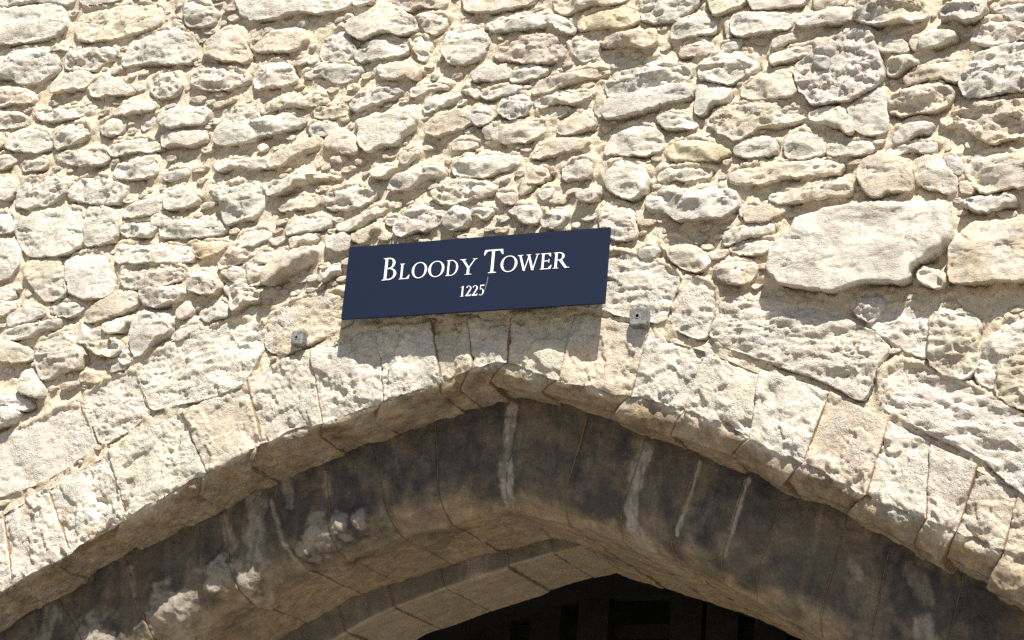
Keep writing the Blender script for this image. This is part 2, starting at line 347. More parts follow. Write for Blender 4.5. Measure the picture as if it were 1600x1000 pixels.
# ---------------------------------------------------------------- survey of the rubble stones
# each block: survey tile origin; each line: outline points on the wall face (quarter-pixel units of the tile),
# then optional marks: T<cm> how far the stone stands out, w c t g r o its colour, f flat squared face, R rough
TRACE = """
@0 0
-80,-60 500,-60 485,10 440,35 280,15 120,35 -80,50 w
-80,95 130,60 370,35 420,80 430,180 330,240 160,270 -80,285 w T3.5
520,-60 790,-60 770,0 630,30 525,30
530,60 700,45 900,20 1000,50 1030,100 1020,160 900,200 760,240 620,265 510,255 480,200 510,110 c T3
1170,30 1240,15 1330,45 1370,90 1350,150 1300,170 1190,165 1165,90 T3.5
1060,130 1130,110 1165,150 1100,180 T1
830,290 900,220 1040,185 1160,185 1220,250 1245,360 1200,400 1060,400 930,395 790,420 775,390 w T3.2
1310,280 1400,200 1470,170 1520,230 1580,360 1560,390 1420,380 1300,355 T3.4
-80,380 50,320 230,300 330,330 380,380 360,460 280,520 140,530 100,490 -80,485 g T3.6
420,350 560,300 640,285 730,310 720,360 650,405 600,445 470,450 420,420 R
370,520 430,480 560,445 590,490 570,540 500,555 420,570 345,580 T3
590,520 650,470 750,510 860,570 830,590 700,595 590,605 575,560 T2.4
950,500 1020,450 1100,470 1150,520 1140,570 1080,605 990,610 950,560 R
1210,500 1240,440 1400,430 1550,450 1570,500 1500,545 1380,565 1270,560 1220,530 R
-80,590 90,530 150,540 240,620 220,650 110,645 0,670 -80,680
-80,700 100,690 180,740 170,790 80,805 -80,800
220,700 330,700 590,660 610,680 560,715 430,745 300,760 230,735 T2.2
770,690 800,640 960,635 1000,680 930,695 860,705 800,720 730,720 T3
650,770 740,730 800,775 770,830 720,845 645,840
1030,740 1130,690 1300,680 1320,740 1280,775 1200,790 1090,800 1010,785 T4
360,820 450,775 560,775 580,830 520,880 440,915 370,935 355,880 T3
1030,860 1130,830 1290,835 1300,880 1210,910 1100,905 1040,920 T3.2
60,880 160,800 270,820 330,870 340,930 250,950 130,950 60,930 w
1410,740 1480,670 1600,655 1680,700 1640,760 1560,765 1460,780 1410,775 R
1370,830 1420,780 1560,775 1610,830 1620,880 1500,895 1390,905 1360,880 T3.6 w
680,940 800,875 930,865 1030,930 960,950 850,950 710,980 T2.8
890,760 1000,700 1030,720 960,790 900,820 T1 w
-80,830 40,810 60,860 20,920 -80,940
@400 0
-110,-60 610,-60 620,40 500,80 230,85 180,115 0,130 -70,100 -110,40 T4 w
610,-60 740,-60 730,20 640,35 620,20 g
800,-60 1240,-60 1200,35 1150,50 1030,35 960,65 880,25 810,0 T3
1300,-60 1750,-60 1740,20 1600,55 1480,80 1320,70 1300,10 c
-20,230 60,170 200,140 180,175 100,205 20,260
0,310 100,215 250,185 340,240 270,320 150,320 30,325 c
430,260 480,190 560,180 600,270 640,330 560,390 430,385 410,350 w R T2
590,170 700,110 800,30 900,60 1000,130 1030,190 950,220 830,200 720,230 690,245 600,215 580,190 T3.6
990,120 1060,80 1200,110 1190,170 1140,220 1080,205 1030,140
640,340 720,260 850,230 940,270 960,330 860,355 760,370 660,390 630,360 g
970,250 1050,225 1100,280 1080,370 1050,390 1000,320 T1.6
1180,320 1230,180 1320,140 1420,180 1470,270 1420,350 1340,395 1230,400 1190,350 T3.5
1440,170 1540,110 1700,95 1840,100 1850,150 1700,180 1500,200 T3.4
10,440 150,370 230,420 270,510 200,535 80,550 20,560 0,500 w T3
310,470 420,400 600,390 670,430 650,490 540,525 480,505 400,475 330,490 g T2.6
770,430 900,400 1040,440 1020,500 950,480 880,500 790,485 T3
40,690 240,620 440,600 460,640 370,665 170,675 60,720 T3 R
370,700 440,660 570,660 590,710 480,740 380,740 R
590,670 650,590 800,540 890,540 910,580 850,620 720,660 640,695 R g
980,570 1040,540 1180,530 1210,560 1090,562 1050,585 990,610
1060,665 1150,620 1270,590 1290,605 1180,660 1070,715
1290,570 1370,545 1400,590 1390,610 1310,580
-30,790 60,740 180,700 260,715 320,770 260,805 130,835 0,855 -30,850 T3.6
340,790 400,765 480,790 460,845 400,855 345,840
640,770 760,740 980,680 1030,750 1000,800 930,845 900,905 790,915 720,955 660,900 670,820 w T3.4
1080,800 1150,720 1300,695 1370,740 1360,775 1250,825 1150,855 1070,830 t T2.8
1360,700 1450,660 1500,730 1460,770 1400,790 1370,760
1480,780 1560,770 1700,770 1820,760 1820,830 1720,885 1560,895 1490,880 c T3
1425,820 1450,770 1485,762 1485,870 1440,860 g
450,880 540,840 640,870 660,960 560,960 520,940 460,935 T3
1230,910 1330,870 1390,910 1300,935 1240,935
1350,470 1430,420 1590,440 1600,480 1500,505 1420,495 1380,510
1410,590 1500,560 1600,540 1680,560 1600,590 1450,620 g
1530,650 1560,590 1690,570 1730,650 1700,720 1600,745 1530,710 g R
1510,330 1600,250 1760,230 1900,240 1950,310 1930,370 1800,395 1640,385 1510,370 r R T2.6
@800 0
260,-60 750,-60 740,0 620,35 520,30 400,65 340,95 270,60
230,110 290,105 390,170 400,210 350,212 220,150 g
420,140 500,70 700,55 800,90 790,140 700,170 600,165 500,185 430,190 o T3
815,-60 1180,-60 1170,20 1090,85 1000,135 900,145 815,120 g R
1010,190 1080,120 1220,110 1290,170 1260,205 1130,230 1040,255 1010,240 w T3
1240,-60 1480,-60 1450,30 1340,85 1290,105 1240,50 c
1470,-60 1860,-60 1830,30 1680,45 1500,62
1380,140 1400,105 1560,95 1700,100 1760,120 1760,175 1560,215 1400,225 1380,180 T3.6
1330,150 1360,110 1372,220 1350,245
350,270 470,250 550,290 550,360 450,395 390,330 T2
560,290 640,240 790,200 900,205 920,285 850,305 780,290 700,290 600,305 t T5.5
830,400 910,360 970,380 880,430
1060,300 1160,250 1270,290 1250,335 1150,350 1060,360 r
1310,310 1370,265 1450,270 1430,295 1340,320 g
1190,400 1300,330 1420,300 1530,330 1540,440 1430,490 1380,525 1280,515 1180,500 w R T2.8
1430,600 1500,510 1620,440 1730,430 1790,560 1760,610 1600,615 1500,630 c
0,460 100,420 230,430 200,470 90,505 0,515
140,580 180,520 380,450 560,420 620,460 540,485 400,505 250,565 150,600 t T3
140,650 300,590 480,585 500,610 420,645 300,645 170,685 T3
170,690 250,692 340,672 340,705 250,740 170,722 T1
600,530 700,450 900,410 1090,410 1130,490 1000,525 800,575 610,615 g R T3
600,640 800,590 1060,530 1140,620 980,655 960,665 820,700 700,735 590,745 g T3.4
560,520 598,532 598,600 570,740 520,700 T2
910,750 970,700 1080,730 1180,795 1080,797 950,805 R
1160,620 1180,540 1290,540 1380,580 1350,635 1250,650 1190,722 1160,700 w g
1230,760 1320,680 1480,640 1700,640 1850,700 1840,755 1700,785 1560,795 1420,885 1300,825 1240,800 c R
290,820 380,740 480,720 530,790 440,825 330,845 c
130,965 240,890 330,870 490,880 460,935 350,950 220,980 140,992 c
590,930 660,830 780,770 900,800 950,870 940,950 820,970 690,970 590,965 w
970,920 1040,870 1220,880 1340,940 1370,960 1300,992 1150,1005 990,1000 o
1390,960 1460,890 1600,870 1660,900 1650,960 1500,985 g
@1200 0
290,-60 500,-60 490,20 400,45 300,60
560,100 600,-60 920,-60 940,40 1010,110 930,135 820,145 740,155 660,165 570,140 R T5 c
190,140 260,90 420,50 540,60 550,125 430,145 300,165 200,165 T3.6
40,260 90,220 180,210 190,250 110,275 40,310
25,370 100,320 280,280 320,320 240,345 120,385 40,405 t
180,440 320,310 560,180 640,170 680,290 720,420 730,500 650,570 520,625 420,645 300,655 230,590 180,500 g w R T3.4 f
300,400 340,365 400,400 400,450 340,430 T5 g
700,290 760,230 850,270 890,330 790,325 720,330
890,270 950,240 960,310 910,320
965,240 1050,180 1170,200 1190,250 1100,275 1000,305 965,300 T4
1090,110 1140,40 1260,20 1370,50 1370,90 1300,135 1180,125 1100,128 g T5.5 R
1410,60 1480,30 1600,20 1720,30 1720,120 1550,130 1480,100 g
1290,230 1380,110 1480,110 1600,160 1720,170 1720,220 1520,255 1400,295 1270,265 R
760,420 800,350 880,350 960,410 880,425 800,475 760,465 T3.6
860,500 950,430 1100,390 1230,390 1220,485 1190,515 1080,495 960,505 870,535 t
760,640 830,580 1000,530 1100,530 1170,580 1150,645 1050,695 950,705 850,725 760,705 t R T4
1240,480 1300,370 1440,310 1600,290 1720,300 1720,545 1560,575 1460,585 1380,605 1240,612 1210,540 w g R T4 f
510,690 620,610 720,560 750,640 760,780 740,835 620,845 550,805 510,740 w f
270,740 320,690 480,690 520,760 540,850 460,805 380,785 280,765 T3.5
800,830 880,760 980,740 1040,790 1030,825 930,845 850,892 790,892
760,940 800,900 1050,890 1050,955 980,950 900,940 800,975 750,972 w
1080,780 1160,700 1400,620 1720,590 1720,850 1540,855 1400,905 1320,865 1250,805 1130,795 c R T5
110,870 230,810 330,880 360,960 260,992 120,988 w
380,930 480,890 640,870 665,940 560,965 380,975 w
@0 230
370,50 440,30 650,15 700,70 660,108 540,115 420,102 370,80 g
-80,60 100,40 150,70 60,130 -80,140
140,110 260,70 310,90 290,132 160,152
740,130 850,70 960,45 1000,100 1000,172 880,195 760,200 720,170 w
1040,160 1180,135 1200,180 1080,212 1040,200 g
1360,120 1440,85 1560,80 1730,95 1700,132 1600,135 1480,125 1370,152 T3.4
130,270 160,190 330,180 440,210 420,290 330,355 200,380 110,370 w R
440,230 560,180 700,185 800,270 750,350 690,365 560,345 440,330 w R
-80,200 60,190 110,250 90,330 -80,325 c
780,410 880,340 1000,300 1035,290 1045,390 960,420 800,440
1050,300 1150,260 1210,290 1250,345 1180,375 1050,392 w T3
1310,270 1420,230 1560,220 1660,260 1690,340 1620,440 1500,465 1430,492 1410,430 1390,350 T3.6
120,480 280,410 520,370 542,450 545,610 410,680 200,685 140,620 110,540 w f
555,390 700,385 750,440 740,580 640,612 560,620 552,500 w f
-80,420 80,410 110,480 100,530 -80,550 w
-80,600 100,580 150,660 130,760 60,820 -80,850 g w f
1010,490 1100,450 1400,470 1440,510 1380,550 1200,565 1020,568 w
770,480 940,450 1000,500 950,560 770,560 R
960,430 1040,410 1100,460 1060,490 960,490
740,620 800,600 920,620 1100,610 1200,630 1230,700 1140,725 960,715 820,725 740,722 w
1200,600 1400,590 1430,620 1370,672 1250,692 1210,640 o
190,740 380,680 398,760 438,900 400,945 300,962 230,880 170,800 c f
430,720 500,670 640,645 680,720 720,850 700,925 560,948 470,922 430,820 w f
770,760 900,730 1150,750 1170,820 1040,862 900,885 780,882 R
-80,890 70,880 110,930 50,960 -80,980
1190,790 1300,780 1400,870 1370,912 1280,918 1200,892 T4 c
1400,720 1450,640 1600,560 1700,590 1650,660 1500,720 1380,760 R
1380,780 1480,740 1560,800 1470,842 R
870,930 960,860 1100,880 1190,920 1140,955 1040,992 920,988 T4
1410,880 1500,830 1600,810 1620,900 1500,942 1430,922 T3
@0 460
560,120 720,0 870,-10 880,60 760,125 640,165 560,172 t
60,150 160,90 280,100 300,130 200,172 80,198
60,250 150,200 330,150 400,160 370,212 250,245 130,280 60,282 T3
-80,80 60,50 110,80 60,130 -80,160
310,90 400,50 500,40 540,100 450,142 340,122
240,310 400,230 470,220 530,350 540,455 430,470 340,525 280,535 250,430 T3.6 c
-80,290 60,300 220,360 220,402 130,425 0,410 -80,405 T3.6
140,560 180,490 230,495 290,600 290,640 200,622 150,612 w T4
-80,640 130,640 230,700 170,728 60,690 -80,690
-80,705 40,695 160,745 100,805 -80,855 w T4
470,230 560,180 580,240 640,230 680,260 560,310 520,300
560,330 690,270 760,290 780,350 730,385 650,375 R T5 t
750,360 830,340 850,400 800,442 760,412 R
850,180 900,120 1050,130 1100,170 1080,245 1000,280 870,405 850,330 840,250 T3.4
1080,270 1180,200 1280,180 1200,252 1110,292
1120,120 1200,50 1220,120 1150,152 T3
1260,130 1400,30 1450,90 1430,132 1310,175 T2.6
520,500 620,430 700,480 680,532 600,548 520,542 o
660,200 800,150 830,170 790,225 700,242 T3
690,430 780,420 800,460 720,482 R
1450,-20 1540,-60 1640,-20 1640,40 1540,65 1480,112 T4 R
@400 230
40,240 150,230 300,170 480,180 540,200 440,205 360,215 240,265 130,305 70,275 T4.5
130,50 270,0 400,-60 400,10 300,42 180,112 100,122 t
410,350 480,270 640,240 770,260 740,330 600,392 480,382 R
160,370 280,310 410,320 400,360 250,392 170,402
730,150 830,120 900,125 850,175 760,195 T3.5
910,80 980,40 1050,20 1020,62 930,105 T2.8
830,270 900,190 1050,130 1160,120 1200,180 1100,195 1030,225 980,265 900,275 T4.2
1240,130 1290,70 1500,60 1650,50 1660,105 1560,135 1440,185 1310,185 1250,172 w T3.2
1110,310 1160,250 1280,200 1440,220 1520,260 1450,305 1330,335 1210,365 1150,342 R T3.6
1200,450 1250,370 1310,360 1350,430 1340,475 1250,515 1200,502 g T4
1510,290 1580,270 1640,300 1630,352 1590,352 1530,332 r
870,520 900,450 980,380 1100,360 1180,400 1190,480 1100,512 1000,532 900,562 R
200,520 250,460 400,440 480,480 400,522 320,522 220,548
510,500 600,470 700,410 820,350 860,370 720,452 620,522 540,522
620,580 680,530 770,490 790,520 730,552 700,602 T3.6
460,580 560,540 610,570 600,640 530,655 460,622 g T2.8
-80,540 70,500 100,570 0,620 -80,622
220,580 340,545 400,580 280,592 240,622
100,790 200,700 330,640 420,660 330,745 200,805 110,865 t T6.5
410,830 460,760 540,740 530,782 440,835 T4
-80,680 100,650 230,640 160,722 20,725 -80,722
-80,760 70,720 120,780 60,852 -80,872 R
1350,420 1400,370 1480,400 1440,442
820,450 900,440 860,492 830,482
@800 230
90,180 130,110 200,120 240,190 180,228 110,222 c
60,260 90,215 140,222 130,262 70,302
180,300 210,250 270,260 240,312 190,332
320,140 420,70 490,80 510,180 430,195 330,205 T2.6 w
575,180 620,100 700,85 830,120 860,230 830,290 740,328 650,292 590,230 w T3.2
920,190 980,140 1150,115 1240,140 1240,192 1100,205 1020,195 920,218 R
1360,190 1450,120 1600,100 1800,90 2040,80 2080,130 2040,172 1900,175 1700,195 1600,232 1460,232 1380,222 c T3.6
850,330 960,260 1120,280 1320,245 1420,300 1430,370 1330,442 1180,448 1080,465 960,410 870,408 850,370 g T5
1430,400 1480,360 1560,370 1540,412 1440,432
560,430 580,370 690,350 770,390 760,450 800,560 700,580 620,570 560,500 T3
940,570 1020,550 1120,600 1260,710 1220,762 1150,772 1090,762 1000,702 950,632 c T2.4
800,650 870,610 930,650 890,692 800,682
1270,780 1380,710 1520,730 1540,790 1500,845 1400,848 1300,825 t T4
1330,560 1420,480 1560,450 1640,500 1620,540 1480,562 1340,620 R
1360,640 1480,590 1640,570 1650,640 1520,672 1400,662 R
1460,420 1560,380 1680,330 1720,400 1620,452 1480,472 t
-20,400 60,370 150,370 190,440 160,482 80,472
190,470 250,400 340,390 350,460 300,512 230,502 w T3.6
420,320 480,270 560,280 550,332 470,342 R T4
@1200 230
10,320 100,280 240,260 430,220 520,230 530,292 440,305 300,325 100,355 20,347 c T3.8
570,170 600,90 720,50 850,90 910,180 915,275 850,270 760,275 690,320 610,275 580,220 t T3.6
930,160 970,60 1060,60 1110,120 1190,230 1170,302 1060,268 940,228 c T3
1200,230 1250,195 1300,240 1270,292 1210,282
1230,110 1300,50 1420,30 1720,60 1720,245 1500,258 1350,295 1300,245 1240,180 c T4
1100,60 1150,40 1228,120 1220,180 1150,150 g
1230,370 1300,330 1530,300 1560,355 1500,378 1340,408 g T5.5
30,720 60,650 160,560 200,460 520,380 700,370 900,370 1110,370 1150,450 1160,600 1100,660 940,740 880,855 720,840 560,860 430,905 240,885 100,855 30,790 w T6.5 fS
950,780 1000,750 1130,820 1120,872 1050,882 970,842 c T6
1150,650 1250,520 1320,490 1580,480 1720,500 1720,825 1450,838 1250,855 1150,835 o T6.2
@1200 460
520,70 600,0 700,0 740,70 700,130 650,180 560,120 g R T3
650,190 740,80 900,60 1000,120 1020,250 1000,400 900,370 800,300 700,260 w R T1.5
1020,200 1060,80 1130,0 1250,110 1330,180 1310,300 1320,440 1250,530 1130,520 1010,430 t R T3
1300,500 1330,340 1480,170 1600,150 1720,160 1720,280 1480,410 1430,590 1340,560 w R T2
1450,430 1720,300 1720,740 1540,690 1430,620 t R T2.5
"""
# outer (relieving) ring of squared blocks round the arch, survey pixels
RING2 = [
 ([(-60,696),(40,668),(78,645),(125,624),(141,655),(152,698),(100,735),(50,762),(-60,795),(-75,740)],'w',2.0),
 ([(128,622),(175,590),(216,577),(224,612),(238,645),(207,669),(160,697),(146,660)],'w',1.8),
 ([(220,576),(226,562),(262,542),(310,517),(370,497),(412,492),(420,535),(398,575),(382,604),(338,620),(280,632),(240,642),(226,610)],'w',3.0),
 ([(-320,860),(-200,770),(-70,705),(-82,745),(-66,800),(-150,850),(-280,930)],'c',2.0),
 ([(416,545),(418,495),(470,466),(545,450),(556,498),(500,531),(440,556)],'c',2.0),
 ([(562,498),(552,448),(640,425),(690,430),(712,470),(700,492),(650,496)],'c',1.0),
 ([(706,490),(718,468),(700,430),(800,418),(888,420),(890,472),(822,480),(750,486)],'c',1.0),
 ([(900,480),(893,400),(955,392),(1010,400),(1068,425),(1050,470),(1038,506),(990,498),(938,483)],'w',2.4),
 ([(1076,430),(1124,446),(1120,482),(1100,534),(1047,510),(1062,460)],'w',2.0),
 ([(1130,467),(1210,468),(1300,488),(1370,522),(1393,546),(1372,575),(1360,605),(1348,628),(1300,600),(1215,570),(1108,534),(1124,482)],'w',3.4),
 ([(1378,575),(1415,561),(1500,592),(1600,648),(1660,682),(1680,810),(1590,766),(1530,712),(1450,678),(1372,634)],'w',3.6),
 ([(1670,688),(1800,760),(1920,850),(1930,960),(1800,872),(1690,812)],'c',2.5),
]
E_PX = [(-300,1000),(-150,890),(-60,834),(0,799),(75,759),(165,704),(240,661),(330,622),(437,562),(500,539),(560,517),(650,503),(745,493),(820,486),(900,488),(975,503),(1100,540),(1190,577),(1290,607),(1385,655),(1453,690),(1576,750),(1660,800),(1800,885),(1950,990)]
A_PX = [(-300,1125),(-150,1022),(-60,965),(0,925),(100,872),(190,815),(300,752),(375,708),(450,674),(520,655),(590,632),(660,606),(745,573),(790,568),(870,592),(950,610),(1050,637),(1120,657),(1180,690),(1290,742),(1380,785),(1450,814),(1590,868),(1680,915),(1800,990),(1950,1095)]
S_PX = [(-300,1230),(-160,1110),(-75,1045),(0,991),(75,940),(150,898),(252,838),(345,793),(400,763),(480,730),(568,697),(662,660),(725,638),(797,623),(875,640),(925,653),(1012,682),(1100,711),(1168,737),(1234,772),(1324,811),(1402,850),(1501,906),(1600,957),(1700,1017),(1850,1112),(1950,1185)]
S2_PX = [(-100,1275),(100,1125),(230,1038),(318,980),(400,934),(460,898),(556,866),(631,838),(748,808),(800,796),(860,811),(935,836),(1034,866),(1085,889),(1160,926),(1280,990),(1400,1070),(1550,1175),(1750,1320)]
B2_PX = [(50,1225),(250,1090),(380,1015),(472,967),(541,934),(613,901),(688,871),(757,847),(835,823),(862,829),(912,845)]
S3_PX = [(100,1250),(300,1130),(420,1056),(520,1000),(595,957),(649,938),(700,917),(793,886),(859,866),(915,851)]
# voussoir joints of the outer order: x on the extrados, on the front arris, on the inner line
J1 = [(-300,-300,-280),(-170,-150,-120),(-80,-62,-35),(3,18,60),(72,108,138),(168,196,222),(284,322,351),(385,408,432),(483,503,540),(588,600,622),(672,688,725),(729,738,752),(797,788,797),(897,871,876),(1012,982,988),(1102,1068,1076),(1186,1170,1168),(1296,1254,1250),(1388,1352,1348),(1452,1446,1446),(1528,1492,1490),(1592,1566,1560),(1720,1700,1690),(1830,1820,1820),(1950,1950,1950)]
J2 = [(-300,-100),(-160,20),(-20,120),(90,190),(195,262),(345,393),(423,482),(508,541),(583,629),(679,706),(813,802),(917,890),(1010,974),(1094,1053),(1169,1130),(1225,1184),(1324,1286),(1392,1362),(1504,1465),(1640,1580),(1780,1680),(1950,1750)]
J3 = [(50,100),(250,300),(400,440),(463,489),(526,541),(604,616),(685,697),(787,793),(862,864),(910,912)]
# pale lime runs on the second order: survey polylines and half width (px)
RUNS = [([(798,640),(792,700),(786,770)],15,0.9),([(1008,700),(992,760),(984,822),(1000,850)],15,0.85),
 ([(1092,722),(1072,790),(1055,832)],4,0.9),([(1168,750),(1146,810),(1128,866)],5,0.9),([(422,782),(436,840),(458,885),(500,915),(540,934)],5,0.7),
 ([(400,780),(398,830),(402,880)],22,0.45),([(348,808),(362,855)],10,0.4),([(445,745),(452,790)],12,0.45),([(505,740),(510,770)],7,0.35),
 ([(1425,890),(1450,935)],16,0.25),([(1330,880),(1340,900)],10,0.3),([(1440,975),(1450,1010)],22,0.6),([(80,960),(62,1000)],18,0.4),([(205,890),(210,930)],8,0.35)]

# ---------------------------------------------------------------- ground
V, Fq = box(-400, 400, -400, 400, -0.5, 0.0)
g = mesh_obj('paved_ground', V, Fq, M_PAVE, smooth=False)
tag(g, 'pale paved ground in front of the tower wall', kind='structure')

# ---------------------------------------------------------------- arch curves in wall coordinates
D0 = -0.012      # front of the outer order
D1, D2, D3, D4 = 0.295, 0.43, 0.93, 1.43

def curve(px, y, sm=22):
    a = np.array(px, float)
    xs = np.arange(a[0, 0], a[-1, 0] + 1, 4.0)
    ys = np.interp(xs, a[:, 0], a[:, 1])
    k = max(1, int(sm / 4)) | 1
    yp = np.pad(ys, k // 2, mode='reflect', reflect_type='odd')
    ys = np.convolve(yp, np.ones(k) / k, 'valid')
    pts = np.array([W(x, yy, y) for x, yy in zip(xs, ys)])
    return lambda q: np.stack([np.interp(q, xs, pts[:, i]) for i in range(3)], -1)

cE, cA, cS = curve(E_PX, D0), curve(A_PX, D0), curve(S_PX, D1)
cS2 = curve(S2_PX, D2, 30)
cB2 = curve(B2_PX, D3)
cS3 = curve(S3_PX, D3)

def atdepth(P, y):
    Q = np.array(P, float); Q[..., 1] = y
    return Q

def polyline_dist(P, line):
    """distance in the wall plane from points to a polyline given in survey pixels at depth D1"""
    L = np.array([W(x, y, D1) for x, y in line])[:, [0, 2]]
    Q = P[..., [0, 2]]
    best = np.full(Q.shape[:-1], 1e9)
    for a, b in zip(L[:-1], L[1:]):
        ab = b - a
        t = np.clip(((Q - a) @ ab) / (ab @ ab), 0, 1)
        best = np.minimum(best, np.linalg.norm(Q - (a + t[..., None] * ab), axis=-1))
    return best

def grid_normals(P):
    du = np.gradient(P, axis=0); dv = np.gradient(P, axis=1)
    n = np.cross(du, dv)
    n /= np.linalg.norm(n, axis=-1)[..., None] + 1e-12
    return n

def ring_stone(name, keyL, keyR, parent, mat, color, disp, stain, step=0.006, gap=0.0035, flat=True, rnd=0.012, lift=0.0):
    """one arch stone. keyL/keyR: its profile (list of 3D key points) on the left and right joint"""
    L = np.array(keyL); R = np.array(keyR)
    if flat:
        Mid = None
    seg = np.maximum(np.linalg.norm(np.diff(L, axis=0), axis=1), np.linalg.norm(np.diff(R, axis=0), axis=1))
    rows = [0.0]
    for k, s in enumerate(seg):
        m = max(2, int(s / step))
        rows += list(k + (np.arange(1, m + 1) / m))
    rows = np.array(rows)
    kk = np.arange(len(L))
    Lr = np.stack([np.interp(rows, kk, L[:, i]) for i in range(3)], -1)
    Rr = np.stack([np.interp(rows, kk, R[:, i]) for i in range(3)], -1)
    wid = np.linalg.norm(Lr - Rr, axis=1).mean()
    n = max(6, int(wid / step))
    e = gap / wid
    u = np.concatenate([[e], np.linspace(e, 1 - e, n), [1 - e]])
    return u, rows, Lr, Rr, wid

def build_ring(name, keys_at, joints, parent, mat, disp_fn, stain_fn, colfn, step=0.006, gap=0.0035, rnd=0.010, inset=0.03, jproud=0.0):
    out = []; prev = None
    for j in range(len(joints) - 1):
        a = np.array(joints[j], float); b = np.array(joints[j + 1], float)
        kL = keys_at(a)
        u, rows, Lr, Rr, wid = ring_stone(name, kL, keys_at(b), parent, mat, None, None, None, step, gap)
        kk = np.arange(len(kL))
        P = np.zeros((len(u), len(rows), 3))
        for i, uu in enumerate(u):
            K = np.array(keys_at(a + (b - a) * uu))
            P[i] = np.stack([np.interp(rows, kk, K[:, c]) for c in range(3)], -1)
        N = grid_normals(P)
        N[0] = N[1] = N[2]; N[-1] = N[-2] = N[-3]
        # make normals face the viewer side (out of the stone)
        if (N[len(u) // 2, 1] @ np.array([0, -1, -0.3])) < 0: N = -N
        for _ in range(2):
            N[:, 1:-1] = (N[:, :-2] + N[:, 1:-1] * 2 + N[:, 2:]) / 4
        N /= np.linalg.norm(N, axis=-1)[..., None]
        edge = np.minimum(u, 1 - u)[:, None] * wid * np.ones(len(rows))[None]
        top = np.concatenate([[0], np.cumsum(np.linalg.norm(np.diff(P[len(u) // 2], axis=0), axis=1))])[None] * np.ones(len(u))[:, None]
        lift = RNG.normal() * (0.006 if name == 'voussoir' else 0.002)
        d = disp_fn(P, rows[None] * np.ones(len(u))[:, None], j) + lift
        q = np.clip(edge / rnd, 0, 1)
        d -= rnd * 0.9 * (1 - np.sqrt(np.clip(1 - (1 - q) ** 2, 0, 1)))
        q2 = np.clip(top / rnd, 0, 1)
        d -= rnd * 0.8 * (1 - np.sqrt(np.clip(1 - (1 - q2) ** 2, 0, 1)))
        P = P + N * d[..., None]
        if prev is not None:
            nn = min(len(prev[0]), len(P[1]))
            ia = np.linspace(0, len(prev[0]) - 1, nn); a0 = np.stack([np.interp(ia, np.arange(len(prev[0])), prev[0][:, c]) for c in range(3)], -1)
            ib = np.linspace(0, len(P[1]) - 1, nn); b0 = np.stack([np.interp(ib, np.arange(len(P[1])), P[1][:, c]) for c in range(3)], -1)
            nb = np.stack([np.interp(ib, np.arange(len(P[1])), N[1][:, c]) for c in range(3)], -1)
            ab = b0 - a0; ab /= np.linalg.norm(ab, axis=1)[:, None] + 1e-9
            nz_ = (fbm(a0 * 16 + j, 3) * 0.004)[:, None]
            R = np.stack([a0 - ab * 0.003 - nb * 0.006, (a0 + b0) / 2 + nb * (0.0012 + nz_ + jproud), b0 + ab * 0.003 - nb * 0.006], 0)
            mesh_obj('joint_mortar', R.reshape(-1, 3), grid_faces(3, nn), M_JOINT, parent, face_out=True)
        prev = (P[-2].copy(),)
        P[0] -= N[0] * inset; P[-1] -= N[-1] * inset
        Vv = P.reshape(-1, 3)
        st = stain_fn(P, rows[None] * np.ones(len(u))[:, None], j).reshape(-1, 4)
        fq = grid_faces(len(u), len(rows))
        o = mesh_obj(name, Vv, fq, mat, parent, color=colfn(j), attr=st, face_out=True)
        out.append(o)
    return out

PAL = {'w': (0.600, 0.565, 0.500), 'c': (0.565, 0.485, 0.370), 't': (0.470, 0.385, 0.285),
       'g': (0.455, 0.440, 0.415), 'r': (0.510, 0.400, 0.310), 'o': (0.570, 0.445, 0.265), 'd': (0.575, 0.525, 0.445)}

for _k in PAL: PAL[_k] = tuple(0.62 * a + 0.38 * q for a, q in zip(PAL[_k], (0.585, 0.525, 0.435)))

def vary(c, k=0.05):
    f = 1 + random.uniform(-k, k)
    return tuple(min(0.8, max(0.02, x * f * (1 + random.uniform(-k, k) * 0.35))) for x in c)

arch = thing('stone_archway', (0.0, 0.0, 0.0),
             'broad pointed stone gateway arch of eroded pale voussoirs with dark stained inner orders', 'archway')

# outer order: lit face, weathered chamfer, soffit
def keysA(x):
    e, a_, s = cE(x[0]), cA(x[1]), cS(x[2])
    q_ = np.array([[x[1] / 52.0, 3.3, 0.0], [x[1] / 17.0, 8.1, 0.0]])
    w_ = pnoise(q_)
    a_ = a_ + np.array([0, 0, 0.020 * w_[0] + 0.010 * w_[1]])
    c = atdepth(s, 0.075)
    nose = a_ * 0.80 + c * 0.20; nose[1] = 0.002
    nose2 = a_ * 0.45 + c * 0.55; nose2[1] = 0.026
    s2 = np.array(s); s2[1] = D1 + 0.03
    top = np.array(e)
    return [top, e * 0.5 + a_ * 0.5, a_, nose, nose2, c, s2]

